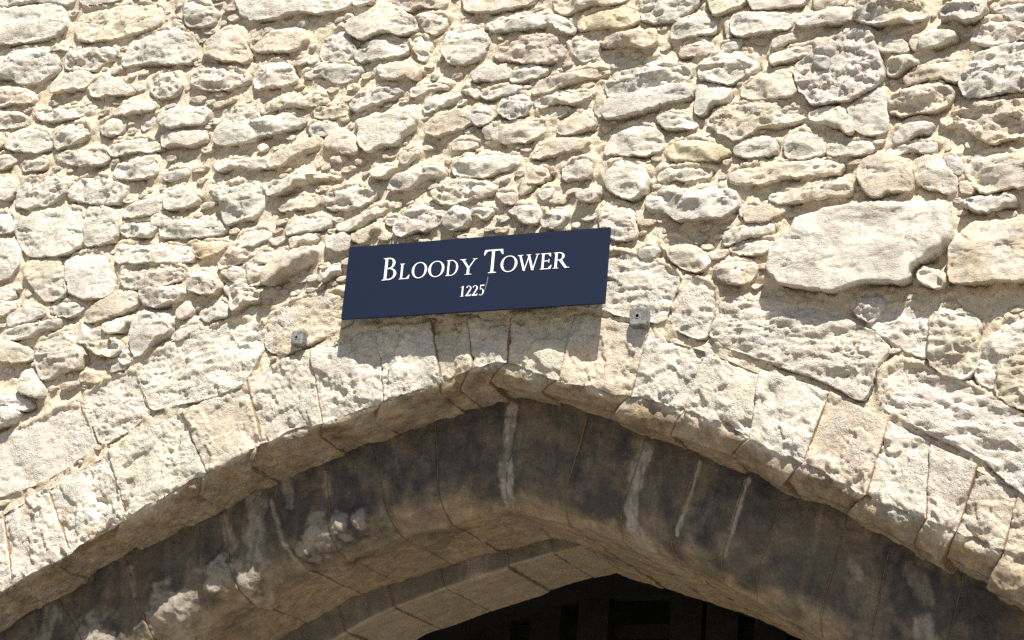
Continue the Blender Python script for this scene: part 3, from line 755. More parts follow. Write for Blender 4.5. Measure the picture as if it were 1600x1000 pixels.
def dispA(P, r, j):
    face = 1 - smooth01((r - 2.4) / 2.2)
    sd = j * 3.7
    Q = P + np.array([sd, 0, sd * 0.3])
    zone = smooth01(fbm(Q * 5 + 21, 3) * 1.8 + 0.5)                # decayed zones against sound skin
    n = fbm(Q * 6, 2) * 0.012 + ridged(Q * np.array([9, 9, 17]), 3) * 0.005 * zone + fbm(Q * 42, 3) * (0.0018 + 0.0042 * zone)
    n -= smooth01(fbm(Q * 5 + 40, 5) * 10) * 0.010                  # flaked ledges
    chunk = smooth01((fbm(Q * 9 + 60, 4) - 0.30) * 3.5)
    n -= chunk * 0.016 * (0.4 + 0.6 * zone)
    crk = np.exp(-(pnoise(Q * np.array([4, 4, 9]) + 7) / 0.03) ** 2) * smooth01(fbm(Q * 3 + 11, 2) * 3)
    n -= crk * 0.005
    nose = np.exp(-((r - 2.6) / 0.7) ** 2)
    n -= nose * (0.002 + 0.030 * smooth01(fbm(Q * 11 + 9, 4) * 2 + 0.3) - 0.012 * fbm(Q * 7 + 2, 2))
    soft = fbm(Q * 5, 3) * 0.014 + fbm(Q * 28, 4) * 0.0036 - smooth01(fbm(Q * 9 + 3, 4) * 8 - 1) * 0.006 + 0.010 * RNG.normal() * smooth01((r - 3) / 1.5)
    return face * n + (1 - face) * soft

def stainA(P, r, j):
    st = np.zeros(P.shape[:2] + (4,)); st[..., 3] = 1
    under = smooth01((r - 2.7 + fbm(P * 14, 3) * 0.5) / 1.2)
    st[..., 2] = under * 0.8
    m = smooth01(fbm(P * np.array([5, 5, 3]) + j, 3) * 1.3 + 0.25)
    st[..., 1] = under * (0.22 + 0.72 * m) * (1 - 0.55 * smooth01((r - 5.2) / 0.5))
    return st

colsA = ['c', 'd', 'w', 'w', 'w', 'd', 'c', 'd', 'w', 'w', 'c', 'd', 'd', 'c', 'w', 'd', 'w', 'c', 'w', 'd', 'c']
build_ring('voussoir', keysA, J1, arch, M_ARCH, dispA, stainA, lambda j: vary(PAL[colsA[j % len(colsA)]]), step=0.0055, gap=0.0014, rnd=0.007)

# second order: sooty face with a hollow chamfer, then the soffit running back
def keysB(x):
    s, s2 = cS(x[0]), cS2(x[1])
    up = np.array(s); up[2] += 0.05; up[1] = D1
    h1 = s * 0.62 + s2 * 0.38; h1[1] = D1 + 0.008
    h = s * 0.26 + s2 * 0.74; h[1] = D1 + 0.010
    h3 = s * 0.12 + s2 * 0.88; h3[1] = D1 + 0.045
    t = np.clip((x[1] - 790) / 30, 0, 1)
    back = atdepth(s2, 0.95 + 0.66 * t)
    return [up, s, h1, h, h3, s2, back]

SUN_PATCH = [((266, 955), 0.095), ((345, 890), 0.070), ((378, 912), 0.055), ((330, 912), 0.04), ((496, 838), 0.070), ((530, 822), 0.052), ((560, 812), 0.040), ((474, 856), 0.035), ((150, 992), 0.080)]  # sunlit patches: bulges shaped to catch the sun, also painted paler
SUN_PATCH_W = [(W(p[0], p[1], D1), r) for p, r in SUN_PATCH]

def dispB(P, r, j):
    Q = P + np.array([j * 2.3, 0, 0])
    n = fbm(Q * 5, 2) * 0.007 + fbm(Q * 24, 3) * 0.0028 + ridged(Q * 14, 2) * 0.0015 - smooth01(fbm(Q * 8 + 30, 4) * 8 - 1.2) * 0.005
    bulge = np.zeros(P.shape[:2])
    for c, rad in SUN_PATCH_W:
        d = np.hypot(P[..., 0] - c[0], P[..., 2] - c[2]) / rad + fbm(P * 15 + 4, 3) * 0.25
        bulge = np.maximum(bulge, np.exp(-(d / 1.25) ** 2) * (0.75 if rad < 0.03 else 1.0))
    bulge = bulge * (r < 5.2)
    n = n + bulge * (SUN_PATCH_H + 0.004 * (P[..., 0] > -0.95) + fbm(P * 13 + 4, 2) * 0.008 + fbm(P * 45 + 4, 3) * 0.006 + ridged(P * 44, 2) * 0.003)
    return n
SUN_PATCH_H = 0.041

def stain_and_sunB(P, r, j):
    st = np.zeros(P.shape[:2] + (4,)); st[..., 3] = 1
    nz = fbm(P * np.array([4, 4, 6]) + 3, 3)
    nz = nz + 0.5 * fbm(P * np.array([13, 13, 9]) + 8, 4)
    low = smooth01((r - 3.0 + nz * 1.5) / 3.4)
    st[..., 1] = (1 - low) * 1.0
    st[..., 2] = 0.10 + 0.58 * low + 0.22 * smooth01(fbm(P * 7 + 60, 4) * 2)
    run_and_sun = np.zeros(P.shape[:2])
    for line, wpx, a in RUNS:
        wm = wpx / 350.0
        wob = 1 + 0.5 * fbm(P * np.array([10, 10, 5]), 2)
        d = polyline_dist(P, line) / (wm * np.clip(wob, 0.4, 2))
        cr = smooth01(fbm(P * np.array([34, 34, 13]) + 5, 4) * 1.7 + 0.62)
        run_and_sun = np.maximum(run_and_sun, a * (1 - smooth01((d - 0.45 + 0.35 * fbm(P * np.array([40, 40, 16]), 3)) / 0.5)) * (0.35 + 0.65 * cr) * (r < 5.4))
    for c, rad in SUN_PATCH_W:
        d = np.hypot(P[..., 0] - c[0], P[..., 2] - c[2]) / rad
        run_and_sun = np.maximum(run_and_sun, 0.5 * (1 - smooth01((d + fbm(P * 17 + 4, 4) * 0.9 - 0.6) / 0.7)) * (r < 5.2))  # sunlight on the patches painted in as a paler tone
    st[..., 0] = run_and_sun
    st[..., 1] *= 1 - 0.8 * run_and_sun
    return st

build_ring('inner_voussoir', keysB, J2, arch, M_ARCH_IN, dispB, stain_and_sunB, lambda j: vary((0.41, 0.335, 0.235), 0.10), step=0.007, gap=0.0020, rnd=0.006)

# third order, a rib seen on the left side only
def keysC(x):
    b, s3 = cB2(x[0]), cS3(x[1])
    up = np.array(b); up[2] += 0.12; up[1] = D3 - 0.002
    bend = s3 * 0.93 + b * 0.07; bend[1] = D3 + 0.004
    s3b = np.array(s3); s3b[1] = D3 + 0.02
    return [up, b, bend, s3b, atdepth(s3, D4)]

def dispC(P, r, j):
    Q = P + np.array([j * 5.1, 0, 0])
    return fbm(Q * 5, 2) * 0.006 + fbm(Q * 26, 3) * 0.002

def stainC(P, r, j):
    st = np.zeros(P.shape[:2] + (4,)); st[..., 3] = 1
    nz = fbm(P * 6, 3)
    low = smooth01((r - 1.9 + nz * 0.4) / 0.8)
    st[..., 1] = (1 - low) * 0.78
    st[..., 2] = 0.12 + 0.36 * low
    return st

build_ring('rib_stone', keysC, J3, arch, M_ARCH_IN, dispC, stainC, lambda j: vary((0.41, 0.36, 0.28), 0.10), step=0.010, gap=0.003, rnd=0.007, jproud=0.002)

# mortar bedding seen in the joints of each order (a little behind the stones)
def bedding(keys_at, joints, shift, name='joint_mortar'):
    P = []
    for j in range(len(joints) - 1):
        a = np.array(joints[j], float); b = np.array(joints[j + 1], float)
        for uu in np.linspace(0, 1, 7)[: 7 if j == len(joints) - 2 else 6]:
            P.append(np.array(keys_at(a + (b - a) * uu)))
    P = np.array(P)
    P = P + np.array(shift)
    return mesh_obj(name, P.reshape(-1, 3), grid_faces(*P.shape[:2]), M_JOINT, arch)
bedding(keysA, J1, (0, 0.05, 0.055))
bedding(keysB, J2, (0, 0.022, 0.03))
bedding(keysC, J3, (0, 0.022, 0.03))

# ---------------------------------------------------------------- rubble wall
wall = thing('rubble_wall', (0.0, 0.0, 0.0),
             'tall sunlit wall of rough pale rubble stones set in thick sandy mortar above the arch', 'wall')

def parse_trace():
    out = []; ox = oy = 0
    for ln in TRACE.strip().splitlines():
        if ln[0] == '@':
            ox, oy = map(float, ln[1:].split()); continue
        pts, T, tone, fl = [], None, None, ''
        for tk in ln.split():
            if ',' in tk:
                x, y = tk.split(','); pts.append((ox + float(x) / 4, oy + float(y) / 4))
            elif tk[0] == 'T': T = float(tk[1:])
            elif tk in 'wctgro': tone = (tone or '') + tk
            else: fl += tk
        out.append((pts, T, tone, fl))
    return out

def outline(P2, jit=1.0, sp=0.0065, chaikin=1):
    P = np.array(P2, float)
    if 0.5 * np.sum(P[:, 0] * np.roll(P[:, 1], -1) - np.roll(P[:, 0], -1) * P[:, 1]) < 0:
        P = P[::-1]
    for _ in range(chaikin):
        Q = np.roll(P, -1, 0)
        P = np.stack([P * 0.84 + Q * 0.16, P * 0.16 + Q * 0.84], 1).reshape(-1, 2)
    C = np.vstack([P, P[:1]])
    s = np.concatenate([[0], np.cumsum(np.linalg.norm(np.diff(C, axis=0), axis=1))])
    n = int(np.clip(s[-1] / sp, 22, 190))
    t = np.linspace(0, s[-1], n, endpoint=False)
    O = np.stack([np.interp(t, s, C[:, 0]), np.interp(t, s, C[:, 1])], 1)
    tan = np.roll(O, -1, 0) - np.roll(O, 1, 0)
    nr = np.stack([tan[:, 1], -tan[:, 0]], 1); nr /= np.linalg.norm(nr, axis=1)[:, None] + 1e-9
    Q3 = np.stack([O[:, 0], np.zeros(n), O[:, 1]], 1)
    k = GROW + fbm(Q3 * 20, 2) * 0.0060 + fbm(Q3 * 70, 2) * 0.0045
    return O + nr * (k * jit)[:, None]

GROW = 0.008
def stone_mesh(O, T, fl, seed, y0=0.0, coarse=1.0):
    n = len(O)
    c = O.mean(0)
    cov = np.cov((O - c).T)
    ev, U = np.linalg.eigh(cov)
    ax = U[:, 1]; ax = ax if ax[0] >= 0 else -ax
    bx = np.array([-ax[1], ax[0]])
    a = (O - c) @ ax; b = (O - c) @ bx
    La = (a.max() - a.min()) / 2; Lb = (b.max() - b.min()) / 2
    a0 = (a.max() + a.min()) / 2
    s_ = max(0.0, La - Lb * 0.95)
    bins = np.linspace(a.min(), a.max(), 26)
    bc = (bins[:-1] + bins[1:]) / 2
    # midline: mean of the upper and lower outline at each station
    mid = []
    aa = np.concatenate([a, a[:1]]); bb = np.concatenate([b, b[:1]])
    for q in bc:
        cr = []
        for i in np.nonzero((aa[:-1] - q) * (aa[1:] - q) <= 0)[0]:
            t = (q - aa[i]) / (aa[i + 1] - aa[i] + 1e-12)
            cr.append(bb[i] + (bb[i + 1] - bb[i]) * np.clip(t, 0, 1))
        mid.append((max(cr) + min(cr)) / 2 if cr else 0.0)
    mid = np.convolve(np.pad(mid, 2, mode='edge'), np.ones(5) / 5, 'valid')
    at_ = np.clip(a - a0, -s_, s_) + a0
    Tg = c + at_[:, None] * ax + np.interp(at_, bc, mid)[:, None] * bx
    inr = max(0.004, Lb * 0.9)
    st = 0.0065 * coarse
    ds = [0, .0015, .004, .0075, .012, .0175, .0235]
    ds = [d * max(1.0, coarse * 0.8) for d in ds]
    while ds[-1] + st < inr: ds.append(ds[-1] + st)
    ds = [d for d in ds if d < inr * 0.97] + [inr]
    sv = 1 - np.array(ds) / inr
    P2 = Tg[None] + (O - Tg)[None] * sv[:, None, None]
    flat = P2.reshape(-1, 2)
    dist = np.empty(len(flat))
    for i in range(0, len(flat), 4000):
        q = flat[i:i + 4000]
        dist[i:i + 4000] = np.sqrt(((q[:, None] - O[None]) ** 2).sum(-1).min(1))
    dist = dist.reshape(P2.shape[:2])
    dist[0] = 0
    zmid = (O[:, 1].max() + O[:, 1].min()) / 2; H = max(0.01, (O[:, 1].max() - O[:, 1].min()) / 2)
    zr = np.clip((P2[..., 1] - zmid) / H, -1, 1)
    r = np.random.default_rng(seed)
    sq = 'f' in fl or ('R' not in fl and r.random() < 0.4)
    w = min(inr * 0.7, 0.008 + T * (0.25 if sq else 0.34))
    we = w * np.where(zr > 0, 0.8 + (1.0 if sq else 2.6) * zr, 0.8 + 0.5 * zr)
    we = we * (1 - 0.35 * np.clip((c[0] - P2[..., 0]) / La, 0, 1))
    q = np.clip(dist / we, 0, 1)
    p = 2.6 if sq else 2.1
    prof = (1 - (1 - q) ** p) ** (1 / p)
    h = T * prof * (0.94 - (0.14 if sq else 0.42) * zr)
    if not sq:
        h = h + 0.16 * T * np.clip(dist / inr, 0, 1)
    Q = np.stack([P2[..., 0], np.full(P2.shape[:2], seed * 1.37), P2[..., 1]], -1)
    if 'S' not in fl:
        for k in range(3 if sq else 6):                 # broken facets
            th = r.uniform(0, 2 * math.pi); m = r.uniform(0.10, 0.28 if sq else 0.62)
            gx, gz = m * math.cos(th), m * math.sin(th)
            off = r.uniform(0.25, 0.8)
            pl = T * r.uniform(0.92, 1.12) + gx * (P2[..., 0] - c[0] + math.cos(th) * off * La * 0.6) + gz * (P2[..., 1] - c[1] + math.sin(th) * off * H * 0.6)
            kk = 0.035 * T
            hh = np.clip(0.5 + 0.5 * (pl - h) / kk, 0, 1)
            h = pl * (1 - hh) + h * hh - kk * hh * (1 - hh)
        h = np.maximum(h, T * 0.55 * prof * (1 - 0.3 * zr))
    amp = np.clip(dist / (0.6 * w), 0.12, 1)
    ledge = smooth01(fbm(Q * np.array([7, 9, 15]) + 31, 4) * 10 + 0.5)       # broken bedding steps
    crk = np.exp(-(pnoise(Q * np.array([7, 9, 19]) + 7) / 0.04) ** 2) * smooth01(fbm(Q * 6 + 11, 2) * 3 + .2)
    if 'R' in fl:
        nz = fbm(Q * 9, 2) * 0.20 * T + ridged(Q * np.array([14, 9, 32]), 3) * 0.16 * T + fbm(Q * 44, 3) * 0.0038
        nz -= ledge * 0.28 * T + crk * 0.006
        nz -= smooth01((fbm(Q * np.array([13, 9, 25]) + 5, 4) - 0.32) * 3.2) * 0.008
    elif sq or 'S' in fl:
        nz = fbm(Q * 7, 2) * 0.10 * T + fbm(Q * 42, 3) * 0.0020 - ledge * 0.004 - crk * 0.004
        nz -= smooth01((fbm(Q * np.array([7, 9, 17]) + 5, 4) - 0.36) * 3.5) * 0.007
    else:
        nz = fbm(Q * 9, 2) * 0.16 * T + ridged(Q * np.array([9, 9, 28]), 3) * 0.07 * T + fbm(Q * 40, 3) * 0.0022
        nz -= ledge * 0.16 * T + crk * 0.006
        nz -= smooth01((fbm(Q * np.array([9, 9, 26]) + 5, 4) - 0.42) * 4) * 0.005
    h = h + nz * amp
    h[0] = np.minimum(h[0], 0.001)
    P = np.empty(P2.shape[:2] + (3,))
    P[..., 0] = P2[..., 0]; P[..., 2] = P2[..., 1]; P[..., 1] = y0 - h
    low = smooth01(-zr * 1.2) * (1 - np.clip(dist / (1.6 * w), 0, 1))
    P[..., 2] -= np.maximum(h, 0) * 0.32 * low
    skirt = P[:1].copy(); skirt[..., 1] = y0 + 0.03
    P = np.concatenate([skirt, P], 0)
    R_, Nn = P.shape[:2]
    V = P.reshape(-1, 3)
    i, j = np.meshgrid(np.arange(R_ - 1), np.arange(Nn), indexing='ij')
    j2 = (j + 1) % Nn
    fq = np.stack([(i * Nn + j), (i * Nn + j2), ((i + 1) * Nn + j2), ((i + 1) * Nn + j)], -1).reshape(-1, 4)
    return V, fq

STONES = parse_trace()
outs = []
for k, (pts, T, tone, fl) in enumerate(STONES):
    P2 = [W(x, y, 0.0)[[0, 2]] for x, y in pts]
    cx = np.mean([p[0] for p in pts]); cy = np.mean([p[1] for p in pts])
    O = outline(P2)
    xx = O[:, 0].max() - O[:, 0].min(); zz = O[:, 1].max() - O[:, 1].min()
    if T is None:
        T = min(2.7, 1.0 + 14 * min(xx, zz))
    T = T * 0.01 * TK
    outs.append(O)
    V, fq = stone_mesh(O, T, fl, k + 1)
    if tone:
        col = np.mean([PAL[t] for t in tone], 0)
    else:
        col = np.array(PAL[random.choice('ddwdcwddcg')])
    o = mesh_obj('stone', V, fq, M_STONE, wall, color=vary(tuple(col), 0.06), face_out=True)

for k, (pts, tone, T) in enumerate(RING2):
    P2 = [W(x, y, 0.0)[[0, 2]] for x, y in pts]
    O = outline(P2, 0.6, chaikin=1)
    outs.append(O)
    V, fq = stone_mesh(O, T * 0.01, 'fR' if k not in (0,) else 'f', 900 + k, y0=0.004)
    mesh_obj('relieving_arch_stone', V, fq, M_ARCH, arch, color=vary(PAL[tone], 0.05), face_out=True)

# mortar bed: a worked surface from the arch's back up past the top of the view
fr = np.array([W(0, 0), W(1600, 0), W(1600, 1000), W(0, 1000)])
X0, X1, ZT = fr[:, 0].min() - 1.9, fr[:, 0].max() + 1.9, fr[:, 2].max() + 0.8
xin0, xin1 = fr[:, 0].min() - 0.05, fr[:, 0].max() + 0.05
xs = np.concatenate([np.linspace(X0, xin0, 70)[:-1], np.arange(xin0, xin1, 0.0068), np.linspace(xin1, X1, 70)])
ex = np.linspace(-300, 1950, 500); eP = cE(ex)
zlow = np.interp(xs, eP[:, 0], eP[:, 2]) - 0.02
NR = 350
tt = np.linspace(0, 1, NR)
GX = np.repeat(xs[:, None], NR, 1)
GZ = zlow[:, None] + (ZT - zlow[:, None]) * tt[None]
PD = np.full(GX.shape, 1.0)          # distance to the nearest stone
IN = np.zeros(GX.shape, bool)
UP = np.zeros(GX.shape)
for O in outs:
    m = (GX > O[:, 0].min() - .05) & (GX < O[:, 0].max() + .05) & (GZ > O[:, 1].min() - .05) & (GZ < O[:, 1].max() + .05)
    if not m.any(): continue
    q = np.stack([GX[m], GZ[m]], 1)
    Os = O if len(O) < 90 else O[::2]
    d = np.sqrt(((q[:, None] - Os[None]) ** 2).sum(-1).min(1))
    On = np.roll(Os, -1, 0)
    cr = ((Os[None, :, 1] > q[:, None, 1]) != (On[None, :, 1] > q[:, None, 1])) & \
         (q[:, None, 0] < (On[None, :, 0] - Os[None, :, 0]) * (q[:, None, 1] - Os[None, :, 1]) / (On[None, :, 1] - Os[None, :, 1] + 1e-12) + Os[None, :, 0])
    ins = cr.sum(1) % 2 == 1
    sd_ = np.where(ins, -d, d); zc_ = (O[:, 1].max() + O[:, 1].min()) / 2; hh_ = (O[:, 1].max() - O[:, 1].min()) / 2
    UP[m] = np.where(sd_ < PD[m], np.clip((q[:, 1] - zc_) / hh_, -1.2, 1.2), UP[m])
    PD[m] = np.minimum(PD[m], sd_)
    IN[m] |= ins
Q = np.stack([GX, np.zeros_like(GX), GZ], -1)
hm = -0.001 + fbm(Q * 6, 3) * 0.0095 + fbm(Q * 24, 3) * 0.0075 + ridged(Q * 42, 2) * 0.0030
hm -= smooth01((fbm(Q * 55 + 3, 2) - 0.33) * 4) * 0.006
crev = smooth01(fbm(Q * 9 + 50, 3) * 3 + 0.4)
top_ = smooth01(UP * 0.9 + 0.35)
crev = crev * (1 - 0.85 * top_)
hm += top_ * 0.009 * np.exp(-np.clip(PD, 0, 1) / 0.020) * (1 + 0.8 * fbm(Q * 14 + 70, 2))
hm += (0.007 - 0.027 * crev) * np.exp(-np.clip(PD, 0, 1) / 0.009)
hm += 0.006 * np.exp(-np.clip(PD, 0, 1) / 0.022) * (1 - crev)
e_ = 0.004 + 0.010 * top_ * smooth01(fbm(Q * 12 + 90, 2) * 2 + 0.5)
hm = np.where(PD < -e_, hm - np.clip((-PD - e_) * 1.2, 0, 0.03), hm)
G = np.stack([GX, -hm, GZ], -1)
mo = mesh_obj('mortar', G.reshape(-1, 3), grid_faces(*GX.shape), M_MORTAR, wall, face_out=True)

# small fillers pressed into the mortar where the bed is wide
cand = np.argwhere((PD > 0.011) & (PD < 0.5))
inx = (GX[cand[:, 0], cand[:, 1]] > xin0) & (GX[cand[:, 0], cand[:, 1]] < xin1) & (GZ[cand[:, 0], cand[:, 1]] < fr[:, 2].max())
cand = cand[inx]
RNG.shuffle(cand)
placed = []
big = []
for ci, cj in cand[:26000]:
    x, z = GX[ci, cj], GZ[ci, cj]
    pd = PD[ci, cj]
    rad = min(pd * 0.85, 0.030) * RNG.uniform(0.55, 1.0)
    if z < np.interp(x, eP[:, 0], eP[:, 2]) + rad + 0.01: continue
    if rad < 0.006 or (rad < 0.012 and RNG.uniform() < 0.7): continue
    if len(placed) and min((abs(x - a) ** 2 + (z - b) ** 2) ** 0.5 - r for a, b, r in placed[-4000:]) < rad * 0.6 + 0.008: continue
    placed.append((x, z, rad))
    if len(placed) > 360: break
chipsV, chipsF, nv = [], [], 0
for k, (x, z, rad) in enumerate(placed):
    m = int(RNG.integers(6, 9))
    th = np.sort(RNG.uniform(0, 2 * math.pi, m)); th = np.linspace(0, 2 * math.pi, m, endpoint=False) + RNG.uniform(-0.3, 0.3, m)
    rr = rad * RNG.uniform(0.7, 1.15, m)
    el = RNG.uniform(1.0, 2.1); P2 = np.stack([x + rr * np.cos(th) * el, z + rr * np.sin(th) * 0.75 + rr * np.cos(th) * RNG.uniform(-.1, .3)], 1)
    isb = rad > 0.0165 and len(big) < 46
    O = outline(P2, 0.4, 0.006 if isb else 0.005, 1)
    T = rad * RNG.uniform(0.6, 1.0) + 0.006
    V, fq = stone_mesh(O, T, 'R' if isb else '', 2000 + k, coarse=1.0 if isb else 1.3)
    if isb:
        big.append(1)
        mesh_obj('stone', V, fq, M_STONE, wall, color=vary(PAL[random.choice('ddcgdtdc')], 0.08), face_out=True)
    else:
        chipsV.append(V); chipsF.append(fq + nv); nv += len(V)
if chipsV:
    o = mesh_obj('stone_chips', np.vstack(chipsV), np.vstack(chipsF), M_STONE, wall, color=(0.50, 0.43, 0.33))
    tag(o, kind='stuff')

# rubble going on past the edges of the view, as one mass
mv, mf, nv = [], [], 0
z = 0.6
k = 0
zrow = fr[:, 2].min() - 0.4
while zrow < ZT - 0.02:
    hgt = RNG.uniform(0.08, 0.15)
    x = X0 + RNG.uniform(0, 0.1)
    while x < X1:
        wd = RNG.uniform(0.10, 0.30)
        cx_, cz_ = x + wd / 2, zrow + hgt / 2
        i = int(np.argmin(np.abs(xs - cx_)))
        outside = cx_ < xin0 - 0.02 or cx_ > xin1 + 0.02 or cz_ > np.interp(cx_, [fr[0, 0], fr[1, 0]], [fr[0, 2], fr[1, 2]]) + 0.09
        if outside and cz_ - hgt / 2 > zlow[i] + 0.35:
            m = 9
            th = np.linspace(0, 2 * math.pi, m, endpoint=False)
            P2 = np.stack([cx_ + np.sign(np.cos(th)) * np.abs(np.cos(th)) ** 0.6 * wd * 0.42 * RNG.uniform(0.8, 1.1, m),
                           cz_ + np.sign(np.sin(th)) * np.abs(np.sin(th)) ** 0.6 * hgt * 0.38 * RNG.uniform(0.8, 1.1, m)], 1)
            V, fq = stone_mesh(outline(P2, 1, 0.014), RNG.uniform(.02, .035), '', 5000 + k, coarse=2.2)
            mv.append(V); mf.append(fq + nv); nv += len(V); k += 1
        x += wd
    zrow += hgt
if mv:
    o = mesh_obj('rubble_stones_beyond', np.vstack(mv), np.vstack(mf), M_STONE, wall, color=PAL['d'])
    tag(o, kind='stuff')

# wall mass beyond the worked area, to the ground and up
for (a, b, c, d) in ((X0 - 6, X0 + 0.001, 0, ZT + 5), (X1 - 0.001, X1 + 6, 0, ZT + 5), (X0 + 0.002, X1 - 0.002, ZT - 0.003, ZT + 5)):
    V, Fq = box(a, b, 0.006, 1.4, c, d)
    mesh_obj('wall_core', V, Fq, M_MORTAR, wall, smooth=False)
# the core behind the mortar bed, following the arch's back
cz = np.linspace(X0, X1, 120)
zz = np.interp(cz, eP[:, 0], eP[:, 2]) + 0.04
V = [(x, 0.06, z_) for x, z_ in zip(cz, zz)] + [(x, 0.06, ZT) for x in cz] + [(x, 1.4, z_) for x, z_ in zip(cz, zz)] + [(x, 1.4, ZT) for x in cz]
n = len(cz)
Fq = []
for i in range(n - 1):
    Fq += [(i, i + 1, n + i + 1, n + i), (2 * n + i, 3 * n + i, 3 * n + i + 1, 2 * n + i + 1), (i, 2 * n + i, 2 * n + i + 1, i + 1)]
mesh_obj('wall_core', V, Fq, M_MORTAR, wall, smooth=False)

for a, c in ((X0 + 0.002, eP[0, 0] - 0.002), (eP[-1, 0] + 0.002, X1 - 0.002)):
    if c > a + 0.05:
        V, Fq = box(a, c, 0.010, 1.4, 0, min(eP[0, 2], eP[-1, 2]) if False else (eP[0, 2] if a < 0 else eP[-1, 2]) + 0.02)
        mesh_obj('wall_core', V, Fq, M_MORTAR, wall, smooth=False)

# ---------------------------------------------------------------- passage behind the arch (unlit)
xs2 = np.linspace(-100, 1750, 80)
P = cS2(xs2)
cx0, cz0 = P[40, 0], P[:, 2].min()
ringp = P.copy()
ringp[:, 0] = cx0 + (P[:, 0] - cx0) * 1.03
ringp[:, 2] = cz0 + (P[:, 2] - cz0) * 1.0 + 0.05
lo = ringp[:, 2].min()
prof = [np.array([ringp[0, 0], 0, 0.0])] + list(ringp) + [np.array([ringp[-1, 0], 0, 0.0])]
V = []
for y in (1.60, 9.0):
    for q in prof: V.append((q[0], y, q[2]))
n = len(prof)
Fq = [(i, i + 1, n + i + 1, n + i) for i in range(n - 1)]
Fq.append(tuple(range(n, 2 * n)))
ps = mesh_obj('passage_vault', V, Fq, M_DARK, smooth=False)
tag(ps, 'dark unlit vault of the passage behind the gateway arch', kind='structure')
# added unseen sheet closing the back of the masonry round the opening, so no light leaks into the passage
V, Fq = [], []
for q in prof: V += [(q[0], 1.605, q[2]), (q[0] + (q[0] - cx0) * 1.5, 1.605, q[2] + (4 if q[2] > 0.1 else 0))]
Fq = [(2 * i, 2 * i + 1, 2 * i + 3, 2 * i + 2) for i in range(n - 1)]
ps2 = mesh_obj('passage_light_stop', V, Fq, M_DARK, smooth=False)
tag(ps2, 'unseen dark sheet added to keep light out of the passage', kind='structure')
# jambs under the arch springing, outside the view
for xa, xb in ((ringp[0, 0] - 1.2, ringp[0, 0] - 0.02), (ringp[-1, 0] + 0.02, ringp[-1, 0] + 1.2)):
    V, Fq = box(xa, xb, 0.02, 1.46, 0, lo + 0.25)
    mesh_obj('jamb', V, Fq, M_ARCH_IN, arch, smooth=False, color=(0.45, 0.39, 0.30))

# timber grille hanging in the passage
gy = 2.1
gate = thing('timber_gate', tuple(W(1000, 960, gy)), 'dark oak grating hanging in the black passage beneath the arch', 'gate')
def bar(name, pxa, pxb, pya, pyb, y, th):
    p = W((pxa + pxb) / 2, (pya + pyb) / 2, y)
    hw = (pxb - pxa) / 2 / 300.0; hh = (pyb - pya) / 2 / 290.0
    V, Fq = box(p[0] - hw, p[0] + hw, y, y + th, p[2] - hh, p[2] + hh)
    mesh_obj(name, V, Fq, M_TIMBER, gate, smooth=False)
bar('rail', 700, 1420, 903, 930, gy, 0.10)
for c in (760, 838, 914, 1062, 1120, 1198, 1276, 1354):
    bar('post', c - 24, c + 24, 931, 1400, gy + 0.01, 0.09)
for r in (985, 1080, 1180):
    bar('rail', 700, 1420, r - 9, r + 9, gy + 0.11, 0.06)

# ---------------------------------------------------------------- fixing blocks
def block(px, py, wpx, hpx, out, label, tilt):
    p = W(px, py, -out)
    b = thing('metal_bracket', (p[0], 0.0, p[2]), label, 'bracket', 'grey fixing blocks on the arch')
    w, h = wpx / 350 / 2, hpx / 350 / 2
    bev = 0.006
    # bevelled block standing out of the wall, as a lofted box with a drilled hole
    m = 28
    ang = np.linspace(0, 2 * math.pi, m, endpoint=False) + math.pi / 4
    def sq(hw, hh, y, r):
        pts = []
        for t in ang:
            ct, st_ = math.cos(t), math.sin(t)
            k = (abs(ct) ** 8 + abs(st_) ** 8) ** (-1 / 8)
            pts.append((hw * ct * k, y, hh * st_ * k))
        return pts
    def ci(rad, y):
        return [(rad * math.cos(t), y, rad * math.sin(t)) for t in ang]
    ringsl = [sq(w, h, 0.02, 0), sq(w, h, -out + bev, 0), sq(w - bev * .35, h - bev * .35, -out + bev * .35, 0), sq(w - bev, h - bev, -out, 0),
              ci(w * 0.36, -out - 0.0005), ci(w * 0.30, -out - 0.003), ci(w * 0.20, -out - 0.003)]
    V = [v for r in ringsl for v in r]
    Fq = []
    for r in range(len(ringsl) - 1):
        for i in range(m):
            j = (i + 1) % m
            Fq.append((r * m + i, (r + 1) * m + i, (r + 1) * m + j, r * m + j))
    R = Matrix.Rotation(tilt, 3, 'Y')
    Vw = [tuple((R @ Vector(v)) + Vector((p[0], 0, p[2]))) for v in V]
    mesh_obj('block', Vw, Fq, M_ZINC, b, smooth=False)
    hr = [ci(w * 0.205, -out - 0.0028), ci(w * 0.20, -out + 0.03)]
    V = [v for r in hr for v in r]
    Fq = [(i, m + i, m + (i + 1) % m, (i + 1) % m) for i in range(m)] + [tuple(m + i for i in range(m))]
    Vw = [tuple((R @ Vector(v)) + Vector((p[0], 0, p[2]))) for v in V]
    mesh_obj('hole', Vw, Fq, M_HOLE, b, smooth=False)
block(463.5, 527, 20, 23, 0.052, 'small square grey metal block fixed to the stone left of the navy sign', 0.03)
block(996, 493.5, 25, 27, 0.055, 'small square grey metal block fixed to the stone right of the navy sign', -0.04)

